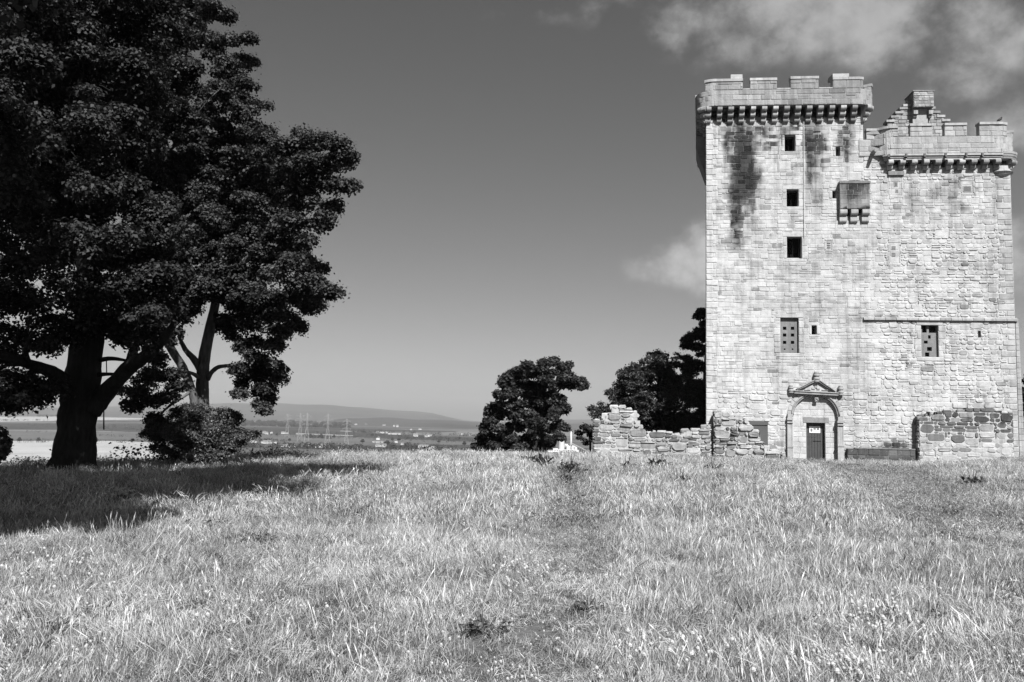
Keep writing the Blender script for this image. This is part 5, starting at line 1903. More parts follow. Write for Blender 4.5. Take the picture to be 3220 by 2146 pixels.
tree('hawthorn_bush', 'wide rounded bush on the hill edge below the forked pale trunks', lobs, 60000, .07, bst, 35, M_BARK2, M_BUSH, (p[0], p[1], pb_), 160, clump=(.10, .48), dens=5.5)

# --- centre tree
Yc = 46.0
def C7(x, y, rp, Y):
    q = at(1450 + x / 3.92, 1100 + y / 3.92, Y)
    return (q[0], q[1], q[2], rp / 3.92 / FOC * Y)


lobs = []
for (x, y, rp) in [(830, 195, 62), (750, 220, 52), (690, 250, 40), (1110, 150, 58), (1050, 190, 62), (1180, 175, 65), (1250, 200, 60), (1330, 210, 45), (1240, 260, 40), (1000, 250, 50), (900, 240, 50), (620, 320, 60), (560, 350, 35), (720, 320, 65), (830, 310, 50), (900, 330, 70), (1030, 320, 70), (1130, 320, 55),
                   (1300, 350, 50), (1380, 360, 55), (1440, 390, 50), (1490, 440, 38), (1340, 430, 45), (1230, 430, 40), (1100, 420, 70), (520, 440, 45), (620, 420, 60), (740, 410, 70), (870, 420, 70), (990, 430, 70), (480, 560, 65), (440, 600, 45), (580, 530, 70), (700, 530, 65), (820, 560, 60), (950, 560, 55), (1110, 550, 40),
                   (1130, 640, 65), (1220, 640, 60), (1270, 720, 50), (1180, 740, 60), (1050, 680, 70), (940, 660, 70), (800, 680, 75), (660, 650, 70), (540, 680, 70), (440, 720, 55), (360, 770, 52), (460, 820, 70), (600, 800, 75), (740, 820, 75), (880, 800, 80), (1020, 800, 70), (1110, 860, 60), (1200, 930, 60), (1270, 970, 45), (1150, 990, 65),
                   (340, 880, 50), (430, 940, 75), (570, 940, 80), (720, 950, 80), (870, 940, 80), (1010, 940, 80), (1220, 1070, 45), (1110, 1090, 60), (290, 960, 28), (320, 1040, 50), (260, 1120, 45), (400, 1070, 80), (540, 1080, 80), (690, 1090, 80), (840, 1070, 75), (980, 1070, 80), (230, 1190, 40), (180, 1200, 22), (330, 1180, 65), (450, 1200, 80), (590, 1200, 80), (720, 1210, 70), (960, 1190, 65), (1080, 1170, 50), (1000, 1240, 40), (350, 1240, 55), (830, 1200, 40)]:
    lobs.append(C7(x, y, rp * .98, Yc + rl.uniform(-2.2, .5)))
for _ in range(12):
    lobs.append(C7(rl.uniform(500, 1050), rl.uniform(350, 1150), 75, Yc + rl.uniform(1, 2.5)))
cb = at(1450 + 900 / 3.92, 1100 + 1250 / 3.92, Yc)
cz_ = float(hz(cb[0], cb[1]))
def c7(x, y, Y=Yc): return C7(x, y, 1, Y)[:3]
stc = [([(cb[0], cb[1], cz_ - .2), c7(870, 1230), c7(860, 1100), c7(900, 900), c7(940, 650), c7(960, 450), c7(960, 300)], [.42, .34, .3, .26, .2, .13, .06]),
       ([c7(900, 900), c7(1050, 700), c7(1130, 560), c7(1180, 400), c7(1200, 280)], [.2, .16, .12, .09, .05]),
       ([c7(1150, 600), c7(1190, 520), c7(1250, 450), c7(1400, 420)], [.06, .055, .05, .03]),
       ([c7(880, 950), c7(700, 700), c7(640, 500), c7(700, 300)], [.2, .15, .1, .05]),
       ([(cb[0] + .9, cb[1], cz_ - .2), c7(985, 1180), c7(1000, 1000), c7(1060, 850)], [.2, .16, .13, .08])]
tree('sycamore_tree', 'dense dark tree alone on the skyline between the pylons and the tower', lobs, 150000, .14, stc, 36, M_BARK, M_LEAF_FAR, (cb[0], cb[1], cz_), 300, clump=(.24, .5), dens=2.2)

# --- trees behind the ruined wall
Yd = 58.0
def S3(x, y, rp, dy=0.0): return S2(x, y, Yd + dy, rp)


lobs = [S3(x, y, rp * 1.0, rl.uniform(-1.5, 1.0)) for x, y, rp in [(1505, 818, 18), (1520, 835, 26), (1475, 845, 22), (1560, 825, 22), (1590, 840, 24), (1440, 858, 20), (1545, 855, 30), (1500, 865, 30), (1460, 880, 28), (1425, 885, 20), (1590, 875, 30), (1415, 910, 22), (1550, 895, 32), (1505, 905, 32), (1460, 915, 32), (1600, 920, 30), (1385, 935, 18), (1420, 940, 26), (1560, 935, 34), (1510, 945, 34), (1465, 950, 34), (1600, 960, 32), (1370, 955, 14), (1395, 965, 20), (1440, 975, 30), (1490, 980, 34), (1540, 975, 34), (1590, 990, 32), (1360, 940, 8), (1420, 985, 26), (1378, 990, 14), (1620, 940, 26), (1625, 880, 20)]]
lobs += fill_lobes([(1365, 1010), (1370, 940), (1405, 880), (1432, 838), (1480, 822), (1505, 796), (1560, 805), (1600, 812), (1640, 820), (1640, 1010)], 60, Yd, (-1.5, 2.5), (14, 30), rl)
bb = at(1520 * 1.3685, 1440, Yd)
bbz = float(hz(bb[0], bb[1]))
stb = [([(bb[0], bb[1], bbz - .2), (bb[0], bb[1], bbz + 2), (bb[0] - .2, bb[1], bbz + 4.5), (bb[0], bb[1], bbz + 6.5)], [.3, .24, .16, .06])]
tree('beech_tree', 'dense dark spiky-edged tree behind the ruined wall, left of the tower', lobs, 110000, .125, stb, 37, M_BARK, M_LEAF_FAR, (bb[0], bb[1], bbz), 150, clump=(.3, .6), dens=2.0)
Ye = 67.0
lobs = [S2(x, y, Ye + dy, rp) for x, y, rp, dy in [(1615, 728, 14, 0), (1612, 716, 6, 0), (1602, 768, 15, 0), (1584, 780, 10, 0), (1620, 772, 15, 0), (1600, 795, 14, 0), (1618, 808, 15, 0), (1580, 793, 8, 0), (1622, 745, 10, .5), (1640, 790, 26, 3), (1645, 840, 26, 3)]]
bb = at(1622 * 1.3685, 1440, Ye)
bbz = float(hz(bb[0], bb[1]))
tree('sycamore_tree', 'taller tree peeping out beside the tower\'s left edge above the spiky-edged tree', lobs, 16000, .2, [([(bb[0], bb[1], bbz - .2), (bb[0], bb[1], bbz + 5), (bb[0] + .2, bb[1], bbz + 10)], [.35, .25, .1])], 38, M_BARK, M_LEAF_FAR, (bb[0], bb[1], bbz), 60)
Yf = 52.0
lobs = [S2(x, y, Yf, rp) for x, y, rp in [(1345, 985, 14), (1335, 1000, 11), (1355, 1000, 15), (1350, 1018, 14), (1365, 985, 14), (1375, 1005, 14)]]
bb = at(1356 * 1.3685, 1432, Yf)
bbz = float(hz(bb[0], bb[1]))
tree('elder_bush', 'small dark bush at the far left end of the ruined wall', lobs, 6000, .12, [([(bb[0], bb[1], bbz - .2), (bb[0], bb[1], bbz + .8), (bb[0], bb[1], bbz + 1.4)], [.08, .06, .03])], 39, M_BARK, M_LEAF_FAR, (bb[0], bb[1], bbz), 30, clump=(.2, .4), dens=2)
Yg = 66.0
lobs = [S2(x, y, Yg, rp) for x, y, rp in [(2362, 900, 20), (2366, 950, 24), (2362, 1000, 22), (2375, 870, 18), (2390, 930, 40), (2400, 990, 40)]]
bb = at(2375 * 1.3685, 1440, Yg)
bbz = float(hz(bb[0], bb[1]))
tree('sycamore_tree', 'sliver of dark tree at the right edge beyond the tower corner', lobs, 14000, .2, [([(bb[0], bb[1], bbz - .2), (bb[0], bb[1], bbz + 2), (bb[0], bb[1], bbz + 4)], [.3, .2, .1])], 40, M_BARK, M_LEAF_FAR, (bb[0], bb[1], bbz), 40)

# ------------------------------------------------------------------ scrub on the slope below the hill edge (nobody could count it)
rs = np.random.default_rng(50)
cc = []
for _ in range(900):
    px = rs.uniform(560, 1530) if rs.random() < .85 else rs.uniform(-100, 560)
    x = (px - 1610) / FOC
    e0 = np.interp(x * 42, EDGE_X, EDGE_Y)
    Y = e0 + rs.uniform(5, 30)
    X = x * Y
    g_ = float(hz(X, Y))
    row = 1417 + 7 * math.sin(px / 37.0) + 4 * math.sin(px / 11.0) + (px - 1000) * .012 if px > 560 else 1436
    top_ = at(px, row, Y)[2] - rs.uniform(0, 1.2)
    rad = rs.uniform(.5, 1.1)
    if top_ - rad * .8 < g_ + .1: top_ = g_ + .1 + rad * .8
    cc.append((X, Y, top_ - rad * .8, rad))
cc = np.array(cc)
C, N, idx = clump_leaves(cc[:, :3], cc[:, 3], rs.integers(0, len(cc), 130000), rs, flat=.8)
me = leaf_mesh('scrub', C, N, rs.uniform(.08, .17, len(C)), rs.uniform(0.2, 1, len(C)), M_LEAF_DK, rs)
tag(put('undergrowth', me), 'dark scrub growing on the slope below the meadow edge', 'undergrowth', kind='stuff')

# ------------------------------------------------------------------ valley: hedgerows, woods, single trees, houses, sheds, pylons, works
def blob_leaves(centres, rads, n, size, r_, flat=.7):
    idx = r_.choice(len(centres), n, p=rads ** 2 / (rads ** 2).sum())
    d = r_.normal(size=(n, 3)); d /= np.linalg.norm(d, axis=1)[:, None]
    P = centres[idx] + d * rads[idx, None] * np.array([1, 1, flat]) * (1 - .3 * r_.random((n, 1)))
    return P, d + r_.normal(size=d.shape) * .4, idx


hc = []
for (x0_, y0_, x1_, y1_, n_, rad) in [(-100, 1394, 460, 1392, 90, 3.2), (560, 1375, 900, 1392, 60, 3), (250, 1348, 480, 1350, 50, 4), (-50, 1324, 300, 1324, 60, 5), (700, 1352, 1500, 1386, 140, 3.5), (800, 1368, 1560, 1394, 120, 3.2), (960, 1376, 1040, 1381, 60, 4.5), (1100, 1360, 1540, 1375, 90, 5),
                                      (700, 1338, 1100, 1346, 200, 8), (700, 1332, 1100, 1340, 200, 10), (750, 1329, 1250, 1336, 160, 10), (1200, 1412, 1560, 1428, 160, 4.2), (1210, 1402, 1420, 1412, 90, 4), (200, 1372, 440, 1374, 30, 3), (1000, 1316, 1560, 1334, 150, 12), (120, 1310, 500, 1312, 80, 10), (520, 1330, 700, 1338, 80, 8), (600, 1402, 1200, 1420, 160, 4), (760, 1407, 1150, 1414, 80, 5), (-100, 1360, 500, 1362, 60, 3), (600, 1362, 1560, 1398, 120, 3), (1250, 1378, 1560, 1390, 60, 4), (-100, 1338, 520, 1340, 70, 4), (620, 1384, 900, 1390, 60, 4)]:
    for _ in range(n_):
        q = rs.random()
        X, Y = ground_px(x0_ + (x1_ - x0_) * q + rs.normal(0, 2), y0_ + (y1_ - y0_) * q + rs.normal(0, .7))
        rr_ = rad * rs.uniform(.6, 1.3)
        hc.append((X, Y, PZ + rr_ * .6, rr_))
hc = np.array(hc)
P, N, idx = blob_leaves(hc[:, :3], hc[:, 3], 110000, 1, rs, 1.0)
sz = hc[idx, 3] * rs.uniform(.25, .5, len(P))
tag(put('far_hedgerows', leaf_mesh('far_hedgerows', P, N, sz, rs.uniform(.2, 1, len(P)), M_LEAF_FAR, rs)), 'hedgerows and woods strung across the valley floor', 'hedgerows', kind='stuff')

# single field trees: one built, then copied
def field_tree_mesh():
    c_ = np.array([(0, 0, 6.0), (2, 0, 5), (-2, .5, 5), (0, 1.5, 5.2), (.5, -1.6, 5), (0, 0, 8)])
    rd_ = np.array([3.0, 2.2, 2.2, 2.2, 2.2, 2.2])
    P, N, _ = blob_leaves(c_, rd_, 700, 1, rs, .9)
    return leaf_mesh('field_tree_crown', P, N, rs.uniform(.7, 1.4, 700), rs.uniform(.2, 1, 700), M_LEAF_FAR, rs)


ftm = field_tree_mesh()
ftt = MB().tube([(0, 0, -.2), (0, 0, 2), (0, 0, 5)], [.4, .3, .2], 6)
ftt_me = mesh_np('field_tree_trunk', ftt.V, ftt.F, M_BARK, ftt.T)
spots = [(300, 1396, 'left of the thick trunk'), (415, 1394, ''), (120, 1392, ''), (60, 1393, ''), (660, 1393, ''), (1234, 1388, ''), (1254, 1389, ''), (1218, 1402, ''), (1010, 1378, ''), (975, 1374, ''), (1050, 1380, ''), (870, 1372, ''), (1170, 1374, ''), (1140, 1396, ''), (1380, 1396, ''), (1460, 1404, ''), (910, 1390, ''), (820, 1394, ''), (1445, 1383, ''), (215, 1372, '')]
for i, (px, py, _) in enumerate(sorted(spots)):
    X, Y = ground_px(px, py)
    rt_ = bpy.data.objects.new('field_tree', None); link(rt_)
    rt_.location = (X, Y, PZ); sc_ = rs.uniform(.7, 1.15); rt_.scale = (sc_ * rs.uniform(.9, 1.3), sc_, sc_ * .9); rt_.rotation_euler = (0, 0, rs.uniform(0, 6))
    tag(rt_, nth(i + 1) + ' from the left of the tiny round trees on the valley floor', 'tree', 'scattered trees on the valley floor')
    for nm, me_ in (('crown', ftm), ('trunk', ftt_me)):
        o = bpy.data.objects.new(nm, me_); link(o); o.parent = rt_

# houses
def house_meshes(w_, d_, h_, rh):
    Mx = lambda s, z, d: np.array([s, d, z], float)
    wl = MB().box(Mx, -w_ / 2, w_ / 2, 0, h_, -d_ / 2, d_ / 2)
    V = [(-w_ / 2 - .3, -d_ / 2 - .3, h_ + .01), (w_ / 2 + .3, -d_ / 2 - .3, h_ + .01), (w_ / 2 + .3, d_ / 2 + .3, h_ + .01), (-w_ / 2 - .3, d_ / 2 + .3, h_ + .01), (-w_ / 2 - .3, 0, h_ + rh), (w_ / 2 + .3, 0, h_ + rh)]
    rf_ = MB().add(V, [[0, 1, 5, 4], [2, 3, 4, 5], [0, 4, 3], [1, 2, 5], [3, 2, 1, 0]])
    wn = MB()
    for q in (-.3, 0, .3):
        wn.box(Mx, w_ * q - .6, w_ * q + .6, h_ * .35, h_ * .75, -d_ / 2 - .05, -d_ / 2 + .05)
    return (mesh_np('house_wall', wl.V, wl.F, M_WHITE, wl.T), mesh_np('house_roof', rf_.V, rf_.F, M_ROOF, rf_.T), mesh_np('house_window', wn.V, wn.F, M_DARK, wn.T))


HM = house_meshes(8, 6, 3.6, 2.6)
clusters = [('white house in the row below the pylons', [(x, 1402.5 + (x - 800) * .03 + rs.normal(0, .8)) for x in list(np.linspace(895, 940, 10)) + list(np.linspace(980, 1015, 8)) + list(np.linspace(1020, 1060, 5))], 1.0),
            ('white house in the village between the round bush and the pylons', [(x, 1393.5 + (x - 800) * .025 + rs.normal(0, .9)) for x in np.linspace(800, 860, 12)], .9),
            ('tiny white farmhouse beyond the first pylon', [(x, 1364 + rs.normal(0, 1)) for x in (808, 828, 850, 862, 880, 888)], 1.2),
            ('white house in the far town under the hills', [(x, 1327 + (x - 760) * .028 + rs.normal(0, 1.6)) for x in np.concatenate([rs.uniform(760, 960, 16), rs.uniform(1000, 1260, 34)])], 2.4),
            ('pale cottage near the centre tree', [(1290, 1400), (1240, 1393), (1216, 1407), (1212, 1406), (1430, 1420), (1440, 1421), (1450, 1423), (1495, 1428), (1500, 1430)], 1.0),
            ('small white building far out on the estuary shore', [(1315, 1375), (1322, 1374), (1340, 1372), (1355, 1374), (1290, 1353), (1310, 1352), (1460, 1368), (1480, 1371), (1193, 1384)], 1.6)]
for lab, pts_, scl in clusters:
    for ih, (px, py) in enumerate(sorted(pts_)):
        X, Y = ground_px(px, py)
        ho = bpy.data.objects.new('house', None); link(ho)
        q = scl * rs.uniform(.5, .95)
        X += rs.normal(0, 7 * scl)
        ho.location = (X, Y, PZ); ho.scale = (q * rs.uniform(.8, 1.3), q, q); ho.rotation_euler = (0, 0, rs.choice([0, .3, -.4, 1.57]))
        tag(ho, lab if len(pts_) > 30 else nth(ih + 1) + ' ' + lab.replace('house ', 'house from the left ').replace('cottage ', 'cottage from the left ').replace('building ', 'building from the left '), 'house', lab.replace('white house', 'white houses').replace('farmhouse', 'farmhouses').replace('cottage', 'cottages').replace('building', 'buildings'))
        for nm, me_ in zip(('wall', 'roof', 'window'), HM):
            o = bpy.data.objects.new(nm, me_); link(o); o.parent = ho


def shed(px, py, wpx, hpx, label, dpt=25, rotz=0.0):
    X, Y = ground_px(px, py)
    w_ = wpx / FOC * Y; h_ = hpx / FOC * Y
    root = empty('industrial_shed', (X, Y, PZ), label, 'warehouse')
    root.rotation_euler = (0, 0, rotz)
    Mx = lambda s, z, d: np.array([X + s * math.cos(rotz) - d * math.sin(rotz), Y + s * math.sin(rotz) + d * math.cos(rotz), PZ + z])
    MB().box(Mx, -w_ / 2, w_ / 2, 0, h_, 0, dpt).build('wall', M_WHITE, root)
    rf_ = MB()
    V = [Mx(-w_ / 2 - .5, h_ + .02, -.5), Mx(w_ / 2 + .5, h_ + .02, -.5), Mx(w_ / 2 + .5, h_ + .02, dpt + .5), Mx(-w_ / 2 - .5, h_ + .02, dpt + .5), Mx(-w_ / 2 - .5, h_ * 1.25, dpt / 2), Mx(w_ / 2 + .5, h_ * 1.25, dpt / 2)]
    rf_.add(V, [[0, 1, 5, 4], [2, 3, 4, 5], [0, 4, 3], [1, 2, 5]]); rf_.build('roof', M_STEEL, root)
    for q in (-.25, .25):
        MB().box(Mx, w_ * q - w_ * .05, w_ * q + w_ * .05, 0, h_ * .7, -.15, .0).build('door', M_ROOF, root)


shed(1330, 1410, 30, 8, 'left white shed of the cluster near the centre tree', 30)
shed(1355, 1412, 24, 6, 'middle white shed of the cluster near the centre tree', 30)
shed(1478, 1425, 24, 10, 'white block-shaped building just left of the centre tree', 25)
shed(1188, 1392, 34, 3, 'long low white shed in the fields left of the centre tree', 25)
shed(1200, 1363, 40, 4.5, 'left half of the long white factory on the far shore', 60)
shed(1240, 1367, 40, 3.5, 'right half of the long white factory on the far shore', 60)


def beam(mbx, p, q, th):
    mbx.tube([p, q], [th, th], 4, cap=False)


def pylon_mesh(H):
    m_ = MB()
    lv = [(0, 4.6), (H * .22, 3.3), (H * .42, 2.1), (H * .6, 1.15), (H * .78, .9), (H * .93, .7)]
    th = .26
    for (z0, w0), (z1, w1) in zip(lv[:-1], lv[1:]):
        cs = [(1, 1), (-1, 1), (-1, -1), (1, -1)]
        for i in range(4):
            a, b = cs[i], cs[(i + 1) % 4]
            beam(m_, (a[0] * w0, a[1] * w0, z0), (a[0] * w1, a[1] * w1, z1), th)
            beam(m_, (a[0] * w0, a[1] * w0, z0), (b[0] * w1, b[1] * w1, z1), th * .5)
            beam(m_, (b[0] * w0, b[1] * w0, z0), (a[0] * w1, a[1] * w1, z1), th * .5)
            beam(m_, (a[0] * w1, a[1] * w1, z1), (b[0] * w1, b[1] * w1, z1), th * .5)
    for dx, dy in ((.7, .7), (-.7, .7), (-.7, -.7), (.7, -.7)):
        beam(m_, (dx, dy, H * .93), (0, 0, H), th)
    arms = MB()
    ins_ = MB()
    for zf, al in ((.64, 7.5), (.77, 9.0), (.90, 6.5)):
        for sg in (-1, 1):
            for dy in (-.8, .8):
                beam(arms, (sg * .8, dy, H * zf), (sg * al, 0, H * zf + .3), .2)
                beam(arms, (sg * .8, dy, H * zf + 2.6), (sg * al, 0, H * zf + .3), .2)
            beam(ins_, (sg * al, 0, H * zf + .3), (sg * al, 0, H * zf - 2.6), .18)
    return [mesh_np(n_, q.V, q.F, M_STEEL, q.T) for n_, q in (('lattice_tower', m_), ('cross_arms', arms), ('insulators', ins_))]


PYM = pylon_mesh(52.0)
pyl = [(902, 1377, 'leftmost and faintest pylon, nearest the round bush'), (942, 1390, 'second pylon from the left, standing close behind its neighbour'), (963, 1404, 'tallest-looking pylon, third from the left, its feet by the white houses'), (1029, 1397, 'fourth pylon from the left, standing apart in the middle'), (1088, 1405, 'rightmost pylon, alone nearest the centre tree')]
for px, py, lab in pyl:
    X, Y = ground_px(px, py)
    po = bpy.data.objects.new('electricity_pylon', None); link(po)
    po.location = (X, Y, PZ); po.rotation_euler = (0, 0, .25)
    if px == 1088: po.scale = (.85, .85, .85)
    tag(po, lab, 'pylon', 'electricity pylons in the valley')
    for nm, me_ in zip(('lattice_tower', 'cross_arms', 'insulators'), PYM):
        o = bpy.data.objects.new(nm, me_); link(o); o.parent = po

# works with stack beyond the hill
Xw, Yw = ground_px(1796, 1421)
def wpx(x, y): 
    q = at(1450 + x / 3.92, 1100 + y / 3.92, Yw)
    return q
wk = empty('factory', (Xw, Yw, PZ), 'white industrial works of low blocks between the centre tree and the ruined wall', 'factory')
Mw = lambda s, z, d: np.array([s, Yw + d, z], float)
for (x0_, x1_, y0_, dp, dy_) in [(1275, 1355, 1165, 14, 8), (1150, 1440, 1228, 20, -20), (1060, 1200, 1240, 20, -32), (1290, 1420, 1180, 16, 4), (1300, 1345, 1185, 8, -3), (1360, 1385, 1190, 8, -5), (1395, 1425, 1200, 8, -6), (1130, 1190, 1215, 10, -10)]:
    a_ = wpx(x0_, y0_); b_ = wpx(x1_, y0_)
    MB().box(Mw, a_[0], b_[0], PZ, a_[2], dy_, dy_ + dp).build('block', M_WHITE, wk)
for q in range(12):
    a_ = wpx(1160 + q * 22, 1236 + rs.uniform(-6, 6))
    MB().box(Mw, a_[0] - .8, a_[0] + .8, a_[2] - 1.2, a_[2], -20.6 - .5, -20.3).build('window', M_ROOF, wk)
for q in range(4):
    a_ = wpx(1300 + q * 30, 1200)
    MB().box(Mw, a_[0] - 1, a_[0] + 1, a_[2] - 1.6, a_[2], 3.6, 3.95).build('window', M_ROOF, wk)
a_ = wpx(1236, 1125); 
rr_ = 38 / 3.92 / FOC * Yw
tk_ = MB().lathe((a_[0], Yw - 2, PZ), [(rr_, 0), (rr_, a_[2] - PZ - .6), (rr_ * .9, a_[2] - PZ), (.2, a_[2] - PZ + .5)], 24)
tk_o = empty('storage_silo', (a_[0], Yw - 2, PZ), 'squat pale ribbed cylindrical silo at the works, left of the chimney', 'silo')
tk_.build('silo_body', M_WHITE, tk_o)
rib = MB()
for q in range(18):
    an = 2 * math.pi * q / 18
    x_, y_ = a_[0] + (rr_ + .1) * math.cos(an), Yw - 2 + (rr_ + .1) * math.sin(an)
    rib.tube([(x_, y_, PZ), (x_, y_, a_[2] - .8)], [.14, .14], 4)
rib.build('silo_ribs', M_ROOF, tk_o)
top_ = wpx(1357, 982); bot_ = wpx(1350, 1175); nk = wpx(1357, 1010)
stk = empty('factory_chimney', (top_[0], Yw, PZ), 'slender white chimney stack with a dark top at the works', 'chimney')
MB().lathe((top_[0], Yw, PZ), [(2.0, 0), (1.55, 20), (1.05, nk[2] - PZ)], 16).build('shaft', M_WHITE, stk, True)
MB().lathe((top_[0], Yw, nk[2] + .01), [(1.1, 0), (1.0, top_[2] - nk[2]), (.7, top_[2] - nk[2])], 16).build('dark_top', M_ROOF, stk, True)
g0, g1 = wpx(1362, 1158), wpx(1535, 1245)
cv_ = MB()
cv_.tube([(g0[0], Yw - 4, g0[2]), (g1[0], Yw - 10, g1[2])], [1.1, 1.1], 4)
for q in np.linspace(.1, .95, 7):
    X_ = g0[0] + (g1[0] - g0[0]) * q; Z_ = g0[2] + (g1[2] - g0[2]) * q
    cv_.tube([(X_, Yw - 4 - 6 * q, PZ), (X_, Yw - 4 - 6 * q, Z_)], [.3, .3], 4)
tag(cv_.build('conveyor', M_STEEL), 'pale sloping conveyor running down to the right from the works', 'conveyor')

# ------------------------------------------------------------------ meadow
rg = np.random.default_rng(77)


def blade_arrays(n, rad, hgt, width, r_, lean=.45, segs=3, seed_heads=0.0, tone_mu=.62):
    """n curved blades rooted within rad; returns V, F(tri/quad mix as lists) and tone"""
    a = r_.uniform(0, 2 * math.pi, n); q = rad * np.sqrt(r_.random(n))
    bx_, by_ = q * np.cos(a), q * np.sin(a)
    H = hgt * r_.uniform(.45, 1.25, n)
    da = r_.uniform(0, 2 * math.pi, n)
    ln = np.abs(r_.normal(0, lean, n)) * H
    wdir = da + math.pi / 2 + r_.uniform(-.6, .6, n)
    Wd = width * r_.uniform(.6, 1.4, n)
    V = np.zeros((n, 2 * segs + 1, 3))
    for k in range(segs + 1):
        t_ = k / segs
        cx = bx_ + np.cos(da) * ln * t_ ** 2
        cy = by_ + np.sin(da) * ln * t_ ** 2
        cz = H * (t_ - .22 * (ln / H) * t_ ** 2)
        wk_ = Wd * .5 * (1 - t_ ** 1.6)
        if k < segs:
            V[:, 2 * k] = np.stack([cx - np.cos(wdir) * wk_, cy - np.sin(wdir) * wk_, cz], 1)
            V[:, 2 * k + 1] = np.stack([cx + np.cos(wdir) * wk_, cy + np.sin(wdir) * wk_, cz], 1)
        else:
            V[:, 2 * k] = np.stack([cx, cy, cz], 1)
    m_ = 2 * segs + 1
    tone = np.clip(r_.normal(tone_mu, .22, n), .05, 1)
    tone[r_.random(n) < .24] *= .3
    base = np.arange(n)[:, None] * m_
    quads = np.concatenate([base + np.array([2 * k, 2 * k + 1, 2 * k + 3, 2 * k + 2]) for k in range(segs - 1)])
    tris = base + np.array([2 * segs - 2, 2 * segs - 1, 2 * segs])
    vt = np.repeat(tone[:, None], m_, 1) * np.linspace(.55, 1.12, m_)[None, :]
    return V.reshape(-1, 3), quads, tris, vt.reshape(-1)


def mesh_mixed(name, V, quads, tris, tone, mat):
    me = bpy.data.meshes.new(name)
    me.vertices.add(len(V)); me.vertices.foreach_set('co', np.asarray(V, np.float32).ravel())
    nl = quads.size + tris.size
    me.loops.add(nl)
    me.loops.foreach_set('vertex_index', np.concatenate([quads.ravel(), tris.ravel()]).astype(np.int32))
    me.polygons.add(len(quads) + len(tris))
    me.polygons.foreach_set('loop_start', np.concatenate([np.arange(len(quads)) * 4, quads.size + np.arange(len(tris)) * 3]).astype(np.int32))
    me.update(calc_edges=True)
    at_ = me.attributes.new('tone', 'FLOAT', 'POINT'); at_.data.foreach_set('value', tone.astype(np.float32))
    me.materials.append(mat)
    return me


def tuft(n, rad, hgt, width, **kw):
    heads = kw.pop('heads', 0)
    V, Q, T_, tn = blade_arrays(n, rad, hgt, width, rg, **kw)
    if heads:   # tall flowering stalks with a tapering head
        hv, hf, ht = [], [], []
        for _ in range(heads):
            a = rg.uniform(0, 6.28); q = rad * rg.random()
            p = np.array([q * math.cos(a), q * math.sin(a), 0]); le = rg.uniform(0, 6.28); H = hgt * rg.uniform(1.3, 1.9); L = H * rg.uniform(.05, .3)
            dv = np.array([math.cos(le), math.sin(le), 0]); sd_ = np.array([-math.sin(le), math.cos(le), 0])
            def pt(t_): return p + dv * L * t_ ** 2 + np.array([0, 0, H * t_])
            b = len(V) + len(hv)
            w1, w2 = width * .35, width * .95
            hv += [pt(0) - sd_ * w1, pt(0) + sd_ * w1, pt(.75) + sd_ * w1 * .8, pt(.75) - sd_ * w1 * .8, pt(.84) + sd_ * w2, pt(.84) - sd_ * w2, pt(1.0) + sd_ * w1 * .3, pt(1.0) - sd_ * w1 * .3]
            hf += [[b, b + 1, b + 2, b + 3], [b + 3, b + 2, b + 4, b + 5], [b + 5, b + 4, b + 6, b + 7]]
            ht += [rg.uniform(.6, 1.0)] * 8
        V = np.concatenate([V, np.array(hv)]); Q = np.concatenate([Q, np.array(hf)]); tn = np.concatenate([tn, np.array(ht)])
    return V, Q, T_, tn


def path_factor(x, y):
    """0 on trodden or short turf, 1 in the long grass"""
    f = np.ones_like(x)
    pp = [(1755, 1490, .5), (1800, 1560, .5), (1795, 1640, .55), (1765, 1750, .6), (1730, 1860, .6), (1700, 1950, .6), (1640, 2060, .55), (1600, 2146, .5)]
    P = [ground_px(a, b, 0.05) for a, b, _ in pp]
    for (x0_, y0_), (x1_, y1_) in zip(P[:-1], P[1:]):
        dx, dy = x1_ - x0_, y1_ - y0_
        t_ = np.clip(((x - x0_) * dx + (y - y0_) * dy) / (dx * dx + dy * dy), 0, 1)
        d = np.hypot(x - x0_ - t_ * dx, y - y0_ - t_ * dy)
        f = np.minimum(f, .42 + .58 * sstep(.25, .9, d + .15 * wavy(x * 3, y * 3, 1.0)))
    pp = [(2620, 1450), (2760, 1490), (2860, 1540), (2930, 1600), (3060, 1690), (3300, 1760)]
    wd = [3.0, 2.6, 1.6, 1.5, 1.5, 1.6]
    P = [ground_px(a, b, -.05) for a, b in pp]
    for i in range(len(P) - 1):
        (x0_, y0_), (x1_, y1_) = P[i], P[i + 1]
        dx, dy = x1_ - x0_, y1_ - y0_
        t_ = np.clip(((x - x0_) * dx + (y - y0_) * dy) / (dx * dx + dy * dy), 0, 1)
        d = np.hypot(x - x0_ - t_ * dx, y - y0_ - t_ * dy)
        w_ = wd[i] * (1 - t_) + wd[i + 1] * t_
        f = np.minimum(f, .36 + .64 * sstep(.5, 1.1, d / w_ + .12 * wavy(x * 2, y * 2, 1.0)))
    # worn ground in front of the door
    P0_ = ground_px(2750, 1447, -.15)
    d = np.hypot((x - P0_[0]) / 7.0, (y - P0_[1]) / 2.2)
    f = np.minimum(f, .15 + .85 * sstep(.6, 1.1, d))
    return f


# strip of ground under the tower and walls must stay bare
def under_tower(x, y):
    P = np.stack([x - TO[0], y - TO[1]], -1)
    u = P @ TU[:2]; d = P @ TN[:2]
    return (u > -.1) & (u < UR + .3) & (d < .3) | (u > -5.2) & (u < 4.0) & (d > .5) & (d < 1.6) & (u < 3.6) | (u > UR - 5.2) & (u < UR) & (d < 1.4)


